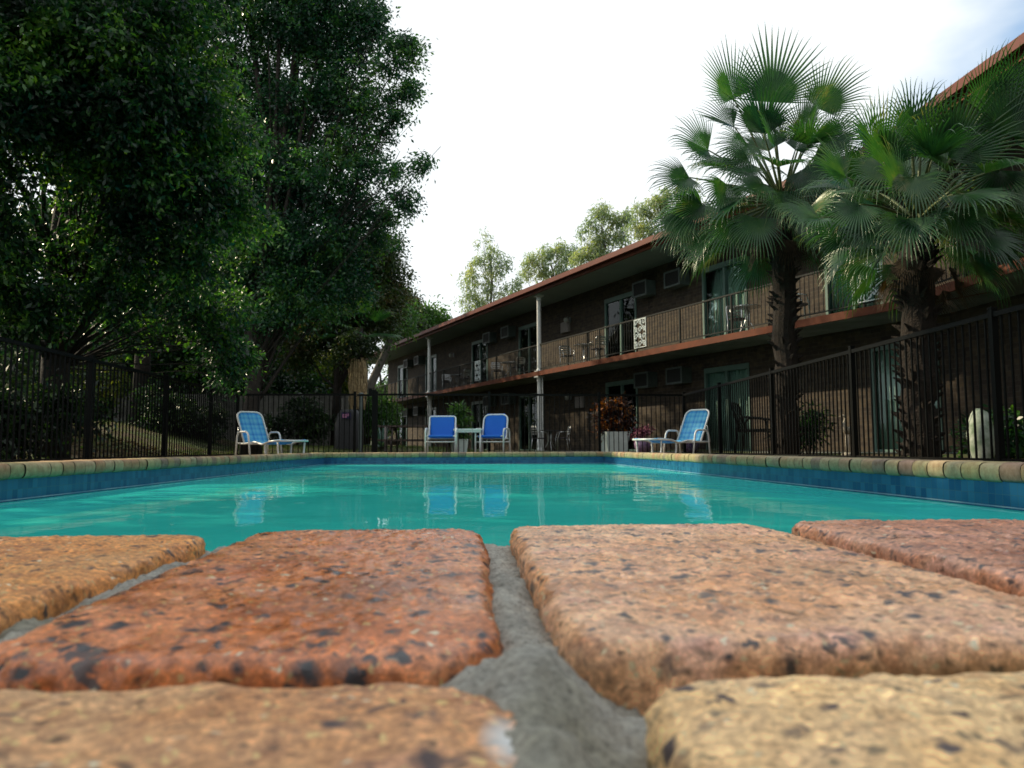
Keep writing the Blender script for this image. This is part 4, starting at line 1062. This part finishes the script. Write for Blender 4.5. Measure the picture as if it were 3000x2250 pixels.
# bluish tree and sunlit one beyond the roof end
bt = gz(at0(1165,50))
base = [bt, bt+Vector((0,0,3)), at(1165,950,50), at(1170,900,50)]
bl = B_([(1170,885,50,1.2),(1190,930,50,1.1),(1150,960,50,1.1)])
tree('broadleaf_tree', 'grey green rounded tree just left of the motel roof end', 'tree', base, bl, 15000, .17, .08, ML_rusty, M_bark, .15, 9, sprig=20, sig=.22)
bt = gz(at0(1225,52))
base = [bt, bt+Vector((0,0,5)), at(1228,960,52), at(1230,930,52)]
bl = B_([(1215,930,52,.9),(1250,940,52,1.1),(1290,955,52,.7),(1225,980,52,1.3)])
tree('broadleaf_tree', 'sunlit fresh green tree behind the low end of the motel roof', 'tree', base, bl, 9000, .30, .12, ML_fresh, M_bark, .2, 10, sprig=20, sig=.35)
# gum trees beyond the roof
gums = [(1400, 62, [(1415,705,.7),(1440,745,.9),(1400,770,.8),(1452,800,.9),(1385,815,1.0),(1430,850,1.0),(1370,870,.9),(1480,770,.6),(1490,860,1.0),(1400,900,1.2),(1520,830,.8)], 'slender olive gum tree, the leftmost above the motel roof', 8500),
        (1600, 66, [(1560,765,.9),(1600,745,.9),(1640,735,1.0),(1665,770,.8),(1590,800,.8),(1540,800,.6),(1640,800,1.0),(1680,740,.7)], 'low feathery gum tree above the motel roof, second from the left', 8500),
        (1770, 58, [(1765,625,.9),(1730,660,.7),(1800,650,.8),(1700,690,.6),(1760,700,1.0),(1820,700,.9),(1700,750,.8),(1740,740,1.1),(1840,640,.7),(1780,755,1.0)], 'broad gum tree with a domed top above the motel roof, third from the left', 11500),
        (1900, 55, [(1880,620,.9),(1920,600,.9),(1860,660,.8),(1950,580,.9),(1960,640,1.0),(1900,680,1.0),(2010,560,1.0),(2040,620,1.1),(1980,690,1.2)], 'brownish gum tree partly hidden behind the palm fronds', 12500)]
for i, (px, D_, bs, lb, n_) in enumerate(gums):
    bt = gz(at0(px, D_)); xs_ = [q[0] for q in bs]; ys_ = [q[1] for q in bs]
    tp = at(sum(xs_)/len(xs_), min(ys_)+40, D_); md = at(sum(xs_)/len(xs_), max(ys_)+20, D_)
    base = [bt, bt.lerp(md,.5), md, md.lerp(tp,.5)+Vector((.2,0,0)), tp]
    tree('gum_tree', lb, 'tree', base, B_([(a, c, D_, r_*.95) for a, c, r_ in bs]), int(n_*.6), .30, .075, ML_gum, M_gumbark, .16, 20+i, group='gum trees beyond the motel roof', lth=.06, sprig=26, sig=.30, shell=.1, droop=.9)
# background trees left, lit from behind
bg = [(90,24,2.0,3.6),(350,25,2.0,4.0),(590,25,1.9,4.0),(1105,49,2.6,7.0),(-60,27,2.2,6.2),(230,30,2.0,4.6),(480,31,2.2,5.2),(700,28,1.9,4.2),(860,32,2.0,4.6),(-300,24,2.4,6.5),(1010,38,1.8,4.4)]
bgl = ['dark bushy tree behind the nearest trunk on the left','dark bushy tree in the middle of the back garden on the left','dark bushy tree at the back just left of the fence corner','green tree standing beyond the end wall of the motel','yellow green tree far back behind the nearest trunk','sunlit yellow tree glowing between the dark trunks on the left','yellow green bushy tree at the back, centre left','leafy tree at the back behind the fence corner','leafy tree at the back above the grey paling fence','dark bushy tree at the back on the far left','green tree at the back beyond the straw coloured palm trunk']
for i, (px, D_, r_, h_) in enumerate(bg):
    bt = gz(at0(px, D_)); rr = random.Random(50+i)
    base = [bt, bt+Vector((0,0,h_*.3)), bt+Vector((.2,0,h_*.6)), bt+Vector((0,0,h_*.8))]
    bl = [(bt+Vector((rr.uniform(-r_,r_)*1.1, rr.uniform(-1,1), rr.uniform(.12,.95)*h_)), rr.uniform(.45,.8)*r_*.75) for _ in range(9)]
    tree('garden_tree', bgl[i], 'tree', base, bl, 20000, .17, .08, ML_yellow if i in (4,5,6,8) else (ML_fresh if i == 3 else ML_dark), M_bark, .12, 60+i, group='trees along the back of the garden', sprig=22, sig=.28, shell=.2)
# shrubs just behind the left fence
shr = [(40,9.2,.75,.9,ML_shrub,'dark green shrub low behind the left fence at the picture edge'),
       (480,19.5,.9,1.2,ML_shrub,'dark shrub under the trees before the paling fence'),(130,15,1.7,2.7,ML_shrub,'wide dark shrub behind the nearest tree trunk'),
       (590,20.5,.7,1.0,ML_shrub,'small bush at the foot of the paling fence by the tree trunk'),(870,21.5,.9,1.9,ML_shrub,'tall dark shrub in front of the paling fence'),
       (250,21,1.6,2.2,ML_yellow,'large yellow green bush under the trees on the left'),(-60,13,1.6,2.5,ML_shrub,'dark shrub at the far left behind the fence'),
       (1112,29,1.0,2.4,ML_fresh,'bright green bush at the corner of the motel end wall'),(690,24,1.4,2.4,ML_shrub,'dark bush behind the fence corner tree')]
for i, (px, D_, r_, h_, m_, lb) in enumerate(shr):
    bt = gz(at0(px, D_)); rr = random.Random(80+i)
    base = [bt, bt+Vector((0,0,h_*.3)), bt+Vector((0,0,h_*.6))]
    bl = [(bt+Vector((rr.uniform(-r_,r_)*.7, rr.uniform(-r_,r_)*.5, rr.uniform(.25,.8)*h_)), rr.uniform(.35,.55)*r_) for _ in range(7)]
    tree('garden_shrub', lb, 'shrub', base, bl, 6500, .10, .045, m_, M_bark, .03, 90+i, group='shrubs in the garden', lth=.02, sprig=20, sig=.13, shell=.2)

# lawn tufts and litter
def scatter(name, n, fn, ll, lw, mt, up_=1.0, seed=1, lift=.0):
    r_ = np.random.default_rng(seed); pts = []
    while len(pts) < n:
        x_, y_ = fn(r_); pts.append((x_, y_, hgt(x_, y_)+lift))
    P = np.array(pts); d = r_.normal(size=P.shape); d[:,2] = np.abs(d[:,2])*up_+up_*.8 if up_ > .5 else d[:,2]*.25+.05
    d /= np.linalg.norm(d, axis=1)[:,None]; sd = np.cross(d, r_.normal(size=P.shape)); sd /= np.linalg.norm(sd, axis=1)[:,None]
    sc = (.5+r_.random(n))[:,None]
    V = np.stack([P-sd*lw*sc*.5, P+sd*lw*sc*.5, P+d*ll*sc+sd*lw*.2, P+d*ll*sc-sd*lw*.2],1).reshape(-1,3)
    o_ = np_mesh(name, V, np.arange(n*4).reshape(-1,4), mt, None, False, r_.random(n)); o_['kind'] = 'stuff'; return o_
g_ = scatter('lawn_grass', 45000, lambda r_: ((r_.uniform(-13,-4.7), r_.uniform(5,23)) if r_.random() < .6 else (r_.uniform(-6,0.5), r_.uniform(15.7,22))), .055, .007, ML_grass, 1.0, 3)
tag(g_, 'short green grass growing behind the left and far fences', 'grass')
g_ = scatter('leaf_litter', 15000, lambda r_: (r_.uniform(-10,-4.65), r_.uniform(4,16)), .05, .03, ML_litter, .1, 4, .015)
tag(g_, 'brown fallen leaves scattered on the bank behind the left fence', 'fallen leaves')

# ------------------------------------------------------------------ palms
def frond(hub, a, nrm, Rr, seed, droop=.6, nseg=36, spread=R(92), cut=.44, V=None, F=None, T=None, tone=None):
    rr = random.Random(seed); a = a.normalized(); b_ = a.cross(nrm).normalized(); nn = b_.cross(a).normalized()
    tn = rr.random() if tone is None else tone
    tw = rr.uniform(-.35,.35); nn = (nn*math.cos(tw)+b_*math.sin(tw)).normalized(); b_ = a.cross(nn).normalized(); cup = rr.uniform(.1,.55); fold = rr.uniform(-.1,.5)
    dth = 2*spread/nseg; K = 10
    for i in range(nseg):
        th = -spread+dth*(i+.5); L_ = Rr*(1-.42*(abs(th)/spread)**1.5)*rr.uniform(.86,1.06)
        d = (a*math.cos(th)+b_*math.sin(th)).normalized(); pos = hub.copy(); dirc = (d + nn*(cup*.6 + fold*abs(math.sin(th)))).normalized()
        side = (b_*math.cos(th)-a*math.sin(th)).normalized()
        dr = droop*rr.uniform(.7,1.4); st = L_/K; kink = rr.uniform(.55,.85) if rr.random() < .7 else 2
        base = len(V)
        for k in range(K+1):
            u = k/K
            wd = (u*L_*math.tan(dth/2)*1.02) if u < cut else (cut*L_*math.tan(dth/2)*1.02*max(.02, (1-(u-cut)/(1-cut))**.8))
            fn_ = side.cross(dirc).normalized()
            V.append(tuple(pos-side*wd)); V.append(tuple(pos+fn_*wd*.95)); V.append(tuple(pos+side*wd))
            if u > .35:
                g = dr*(.10+.35*max(0, (u-cut)))*(5.5 if u > kink else 1)
                dirc = (dirc+Vector((0,0,-1))*g*.55).normalized()
            pos = pos+dirc*st
        for k in range(K):
            q = base+k*3
            F.append((q,q+1,q+4,q+3)); F.append((q+1,q+2,q+5,q+4)); tt = tn*.65+rr.random()*.25+(.25 if k > 7 else 0); T.append(tt); T.append(tt)
def palm(label, base_pt, apex, rad, explicit, nspiral, seed, Rb, pet, root_name='fan_palm', D_=12.0, skirt=True, dead=10, elmax=78, elmin=-38):
    root = empty(root_name, tuple(base_pt), 0, label, 'palm', 'fan palms in front of the motel'); off = Vector(base_pt); rr = random.Random(seed)
    # trunk with old leaf-base boots
    b = MB(); n_ = 22; pts = []; rs = []
    for k in range(n_+1):
        u = k/n_; p = (Vector(base_pt).lerp(apex, u))-off + Vector((.02*math.sin(k), .02*math.cos(k*1.3), 0)); pts.append(p); rs.append(rad*(1.15-.15*u)*(1+.06*math.sin(k*2.1)))
    b.tube(pts, rs, 14)
    for k in range(150):
        u = rr.random(); an = k*2.4; p = pts[0].lerp(pts[-1], u); r0 = rad*(1.12-.12*u)
        dv = Vector((math.cos(an), math.sin(an), .9)).normalized(); s_ = p+Vector((math.cos(an), math.sin(an), 0))*r0*.85
        b.tube([s_, s_+dv*.07, s_+dv*.13+Vector((math.cos(an),math.sin(an),-.2))*.03], [.035,.028,.006], 4)
    b.build('trunk', M_palmbark, root, False)
    V, F, T = [], [], []; pb = MB()
    ap = apex-off
    fwd = Vector((math.sin(YAW), math.cos(YAW), 0)); rgt = Vector((math.cos(YAW), -math.sin(YAW), 0))
    def petiole(hub, bow=.12):
        mid = (ap+hub)*.5+Vector((0,0,bow)); pts_ = []
        for k in range(9):
            u = k/8; pts_.append(ap*(1-u)**2+mid*2*u*(1-u)+hub*u*u)
        pb.tube(pts_, [.026-.016*k/8 for k in range(9)], 6)
        return (pts_[-1]-pts_[-2]).normalized()
    for i, (hx, hy, dD, ang, R_, tilt, dr) in enumerate(explicit):
        hub = at(hx, hy, D_+dD)-off; petiole(hub)
        a = rgt*math.cos(R(ang))+Vector((0,0,1))*math.sin(R(ang)) - fwd*.15
        nrm = (-fwd*math.cos(R(tilt))+Vector((0,0,1))*math.sin(R(tilt)))
        frond(hub, a, nrm, R_, seed*100+i, dr, V=V, F=F, T=T)
    for i in range(nspiral):
        az = i*2.39996+seed; u = i/(nspiral-1); el = R(elmax+(elmin-elmax)*u**.85)
        L_ = pet*rr.uniform(.85,1.1)
        dv = Vector((math.cos(az)*math.cos(el), math.sin(az)*math.cos(el), math.sin(el)))
        hub = ap+dv*L_; td = petiole(hub, .18*math.cos(el)+.02)
        a = (td*.8+Vector((0,0,-.25*(1-u)-.25*u))).normalized(); nrm = (Vector((0,0,1))-a*a.z)
        if nrm.length < .1: nrm = Vector((-math.cos(az), -math.sin(az), .1))
        frond(hub, a, nrm.normalized(), Rb*rr.uniform(.85,1.1), seed*100+50+i, rr.uniform(.35,.7)+.8*u, V=V, F=F, T=T)
    pb.build('petioles', ML_palm if False else M_pet, root, True)
    np_mesh('fronds', V, F, ML_palm, root, False, T)
    if dead:
        V, F, T = [], [], []
        for i in range(dead):
            az = i*2.39996+seed*2; dv = Vector((math.cos(az), math.sin(az), 0))
            hub = ap+dv*(rad+.12+.1*rr.random())+Vector((0,0,-.25-.5*rr.random()))
            frond(hub, (dv*.25+Vector((0,0,-1))), dv, Rb*rr.uniform(.5,.75), seed*200+i, .5, 20, R(60), .3, V, F, T)
        np_mesh('dead_skirt', V, F, ML_dead, root, False, T)
    return root
M_pet = mottled('palm_petiole', (.07,.10,.03), (.10,.12,.04), 6, .5, .05)
# (hub px, hub py, depth offset, direction angle in picture plane, blade radius, tilt, droop)
ex1 = [(2262,300,-.3,84,1.22,8,.08),(2150,290,.0,118,1.0,5,.12),(2400,320,.2,55,.95,10,.3),(2150,370,.1,168,.80,10,.25),(2075,440,-.2,172,.85,20,.4),
       (2020,520,-.1,205,.85,25,.5),(2060,600,.2,222,.90,30,.55),(2200,480,-.6,215,.75,25,.5),(2420,420,-.3,20,.8,25,.5),(2400,560,-.4,310,.8,40,.7),(2150,650,-.5,245,.85,45,.8),(2290,560,-.7,265,.8,40,.8),(2000,640,.1,235,.8,35,.7),(2270,430,-.5,120,.72,20,.5),(2330,440,-.6,40,.70,25,.8),(2190,420,-.5,230,.8,15,.7),(2345,500,-.8,300,.75,30,.9),(2240,540,-.9,200,.7,30,.9),(2130,540,-.4,250,.85,30,.8),(2380,480,-.5,340,.8,30,.7),(2220,640,-.8,255,.8,30,.9),(2340,640,-.8,285,.8,30,.9),(2060,680,.0,240,.75,35,.7),(2420,540,-.3,330,.75,30,.8)]
b1 = at0(2305,12.0,-.05)
palm('tall fan palm with upright crown, left of the two before the motel', tuple(b1), at(2292,600,12.0), .165, ex1, 24, 3, .95, 1.15, D_=12.0, dead=18)
ex2 = [(2590,475,-.3,105,.80,10,.45),(2560,420,.3,128,.62,5,.4),(2785,465,-.2,52,.98,-5,.30),(2950,395,-.4,75,.80,10,.35),(2975,420,-.3,10,.75,25,.6),(2930,500,-.4,225,.80,20,.35),(2480,520,-.2,160,.70,30,.8),(2400,640,-.5,200,.55,40,.9),(2520,600,-.6,235,.62,40,.8),
       (2640,560,-.7,120,.70,30,.8),(2660,640,-.8,250,.65,50,.9),(2700,420,.0,80,.7,10,.5),(2850,640,-.5,300,.65,45,.7),(2480,690,-.3,215,.6,45,.8),(2670,400,-.1,95,.7,10,.6),(2880,330,-.2,70,.85,5,.3),(2770,500,-.6,160,.6,30,1.0),(2680,520,-.8,270,.6,25,1.0),(2600,500,-.6,210,.6,25,1.0),(2830,560,-.6,280,.65,30,.9),(2900,600,-.3,310,.7,30,.8),(2560,650,-.6,240,.6,30,.9),(2970,300,-.1,100,.7,10,.6),(2960,560,-.3,330,.75,30,.9),(2900,680,-.2,290,.7,35,.9),(2800,620,-.7,265,.65,35,1.0),(2990,640,.0,300,.8,30,.8)]
b2 = at0(2695,8.6,-.05)
palm('squat fan palm with drooping leaf tips, right of the two before the motel', tuple(b2), at(2685,660,8.6), .165, ex2, 26, 5, .70, .78, D_=8.6, dead=10, elmax=70)
# palm trunk with straw skirt by the gate, crown hidden in the rusty tree
bt = gz(at0(1046,20.3)); sk = empty('skirted_palm', tuple(bt), 0, 'palm trunk wrapped in pale straw coloured dead fronds beyond the gate', 'palm')
b = MB(); H_ = 2.42
b.tube([(0,0,0),(0,0,1.2),(0,0,H_+.8)], [.15,.13,.12], 12); b.build('trunk', M_palmbark, sk, True)
b = MB(); rr = random.Random(4)
for k in range(420):
    a = rr.random()*6.283; z1 = rr.uniform(1.4,H_); r1 = .14+.05*rr.random(); z0 = z1-rr.uniform(.3,1.0); r0 = r1+.02+.07*rr.random()*(z0/ H_)
    z0 = max(z0, 1.05)
    b.tube([(r1*math.cos(a),r1*math.sin(a),z1),(r0*math.cos(a+.1),r0*math.sin(a+.1),(z0+z1)/2),((r0-.03)*math.cos(a+.1),(r0-.03)*math.sin(a+.1),z0)], [.02,.016,.004], 4)
b.build('frond_skirt', M_straw, sk)
V, F, T = [], [], []
for i in range(12):
    az = i*2.4; el = R(60-8*i); dv = Vector((math.cos(az)*math.cos(el), math.sin(az)*math.cos(el), math.sin(el)))
    frond(Vector((0,0,H_+.7))+dv*.6, dv, Vector((0,0,1))-dv*dv.z*.99, .7, 900+i, .6, 22, V=V, F=F, T=T)
np_mesh('fronds', V, F, ML_palm, sk, False, T)
# leaning pale trunk
bt = gz(at0(1068,30)); b = MB(); root = empty('leaning_tree', tuple(bt), 0, 'leaning pale barked tree in front of the motel end wall', 'tree')
o1 = at(1085,1130,30)-bt; o2 = at(1128,1035,30)-bt; o3 = at(1165,930,30)-bt
b.tube([Vector((0,0,0)), o1, o2, o3], [.22,.18,.14,.09], 12); b.build('trunk', M_gumbark, root, True)
V, F, T = leaf_cloud([(tuple(o3),1.0),(tuple(o3+Vector((-.6,0,-.5))),.8)], 3500, .14, .06, seed=44); np_mesh('crown', V, F, ML_fresh, root, False, T)

# ------------------------------------------------------------------ pots and plants behind the fence
def square_pot(loc, w_, h_, label, mt, name='planter_pot'):
    r_ = empty(name, loc, .2, label, 'planter')
    b = MB(); a = w_/2; c_ = a*.82; t_ = .03
    rim = [(-a,-a),(a,-a),(a,a),(-a,a)]; lo = [(-c_,-c_),(c_,-c_),(c_,c_),(-c_,c_)]; inn = [(-a+t_,-a+t_),(a-t_,-a+t_),(a-t_,a-t_),(-a+t_,a-t_)]
    vs = [(x_,y_,0) for x_,y_ in lo]+[(x_,y_,h_) for x_,y_ in rim]+[(x_,y_,h_) for x_,y_ in inn]+[(x_,y_,h_-.05) for x_,y_ in inn]
    fs = [(3,2,1,0)]+[(i,(i+1)%4,4+(i+1)%4,4+i) for i in range(4)]+[(4+i,4+(i+1)%4,8+(i+1)%4,8+i) for i in range(4)]+[(8+i,8+(i+1)%4,12+(i+1)%4,12+i) for i in range(4)]
    b.add(vs, fs); b.build('pot', mt, r_)
    b = MB(); b.box(-a+t_, a-t_, -a+t_, a-t_, h_-.1, h_-.045); b.build('soil', M_bark, r_)
    return r_
def bush(loc, blobs, n, ll, lw, mt, label, cat='plant', name='potted_plant', seed=1, **kw):
    r_ = empty(name, loc, 0, label, cat)
    b = MB()
    for c_, rd in blobs: b.tube([(0,0,-.03), (c_[0]*.4,c_[1]*.4,c_[2]*.5), c_], [.015,.012,.006], 5)
    b.build('stem', M_bark, r_)
    V, F, T = leaf_cloud(blobs, n, ll, lw, seed=seed, **kw); np_mesh('foliage', V, F, mt, r_, False, T); return r_
p = at0(1798,18.0,-.06)
square_pot(tuple(p), .58, .50, 'large white square planter holding the orange croton behind the far fence', M_pot)
bush((p.x,p.y,p.z+.47), [((-.05,0,.3),.25),((.14,0,.42),.24),((-.26,0,.58),.16),((.1,.05,.62),.2),((-.1,0,.15),.2),((.2,0,.2),.2)], 2600, .13, .04, ML_croton, 'dark red and orange croton growing in the large white planter', seed=3, sprig=12, sig=.08)
p = at0(1345,17.6,-.06)
square_pot(tuple(p), .36, .34, 'small white planter seen between the two blue chairs behind the fence', M_pot)
bush((p.x,p.y,p.z+.31), [((0,0,.2),.14),((.05,0,.45),.12),((-.03,0,.7),.1)], 900, .16, .035, ML_fresh, 'upright leafy plant in the small white planter between the blue chairs', seed=5, sprig=10, sig=.08)
def round_pot(loc, r_, h_, label, mt):
    b = MB(); b.lathe([(r_*.6,0),(r_*.95,h_*.45),(r_,h_*.7),(r_*.8,h_*.92),(r_*.9,h_),(r_*.78,h_),(r_*.72,h_*.9)], 20)
    o_ = b.build('round_pot', mt, None, True); o_.location = loc; return tag(o_, label, 'pot', 'glazed pots behind the fence')
p = at0(2026,16.6,-.08); round_pot(p, .17, .34, 'purple patterned round pot seen under the right lounger', M_purple)
bush((p.x,p.y,p.z+.32), [((0,0,.12),.12),((.08,0,.2),.08)], 500, .09, .03, ML_dark, 'low green plant in the purple pot under the right lounger', seed=6, sprig=10, sig=.05)
p = at0(1884,17.2,-.08); round_pot(p, .20, .36, 'lilac round pot with pink flowers left of the right lounger', mottled('lilac_glaze', (.16,.08,.20), (.28,.2,.3), 20, .4, .02))
bush((p.x,p.y,p.z+.34), [((0,0,.14),.14),((-.12,0,.1),.09),((.1,0,.22),.08)], 700, .05, .035, M_pink, 'pink flowering plant in the lilac pot', seed=7, sprig=10, sig=.05)
# spiky blue-green plant left of picnic table
p = at0(1118,19,-.02); r_ = empty('agave_plant', tuple(p), 0, 'spiky blue green agave left of the picnic table', 'plant')
V, F, T = [], [], []; rr = random.Random(9)
for k in range(34):
    a = k*2.4; el = rr.uniform(.35,1.35); Lk = rr.uniform(.45,.8); dv = Vector((math.cos(a)*math.cos(el), math.sin(a)*math.cos(el), math.sin(el))); sd = Vector((-math.sin(a), math.cos(a), 0))
    o_ = len(V); q = Vector((0,0,.1))
    for j in range(6):
        u = j/5; w_ = .035*(1-u)**.6; c_ = q+dv*Lk*u+Vector((0,0,-.2*u*u*(1.4-el))); V += [tuple(c_-sd*w_), tuple(c_+Vector((0,0,-w_*.4))), tuple(c_+sd*w_)]
    for j in range(5): F += [(o_+j*3,o_+j*3+1,o_+j*3+4,o_+j*3+3),(o_+j*3+1,o_+j*3+2,o_+j*3+5,o_+j*3+4)]; T += [rr.random()]*2
np_mesh('leaves', V, F, ML_agave, r_, False, T)
b = MB(); b.lathe([(.1,-.1),(.13,0),(.08,.14)], 10); b.build('stem', M_bark, r_)
# heron ornament
M_heron = mottled('pale_cement', (.42,.38,.32), (.28,.25,.21), 20, .8, .2)
p = at0(2484,11.2,-.05); r_ = empty('heron_ornament', tuple(p), R(20), 'pale cement wading bird ornament behind the right fence between the palms', 'garden ornament')
b = MB(); b.tube([(.10,0,.30),(.06,0,.36),(-.0,0,.36),(-.05,0,.40),(-.055,0,.47),(-.03,0,.53),(-.045,0,.57),(-.075,0,.575)], [.02,.06,.065,.032,.02,.017,.022,.014], 10)
b.tube([(-.07,0,.575),(-.15,0,.56)], [.010,.003], 6); b.tube([(.08,0,.33),(.17,0,.24)], [.04,.006], 8); b.build('body', M_heron, r_, True)
for sy in (-1,1):
    b = MB(); b.tube([(.0,sy*.02,.33),(-.01,sy*.022,.17),(.0,sy*.022,.01)], [.014,.009,.008], 6); b.build('leg', M_heron, r_, True)
b = MB(); b.lathe([(.09,0),(.09,.025),(.07,.04)], 14); b.build('base', M_heron, r_)
# rounded pale stone near the right edge
vs = []; nn = 28; mm_ = 18
for i in range(mm_+1):
    ph = math.pi*i/mm_
    for k in range(nn):
        a = 2*math.pi*k/nn; d_ = Vector((math.sin(ph)*math.cos(a), math.sin(ph)*math.sin(a), math.cos(ph))); q = 1+.09*noise.noise(d_*1.7+Vector((3,1,2)))+.03*noise.noise(d_*6)
        vs.append((d_.x*.12*q, d_.y*.12*q, .25+d_.z*.30*q))
b = MB(); b.add(vs, [(i*nn+k, i*nn+(k+1)%nn, (i+1)*nn+(k+1)%nn, (i+1)*nn+k) for i in range(mm_) for k in range(nn)])
o_ = b.build('garden_stone', M_stone, None, True); o_.location = at0(2876,7.4,-.1); tag(o_, 'upright rounded pale mottled stone behind the right fence near the picture edge', 'stone')
p = at0(2950,7.6,-.1)
bush(tuple(p), [((0,0,.3),.22),((.25,.1,.35),.22),((-.1,.2,.25),.2),((.4,0,.25),.2)], 2600, .09, .035, ML_dark, 'dark leafy shrub beside the pale stone behind the right fence', 'shrub', 'garden_shrub', 12, sprig=14, sig=.08)
p = at0(2370,12.6,-.1)
bush(tuple(p), [((0,0,.5),.22),((.2,.1,.65),.14),((-.15,.1,.35),.2)], 1200, .14, .03, ML_dark, 'dark strappy plant between the two palm trunks behind the right fence', 'shrub', 'garden_shrub', 13, sprig=12, sig=.1)
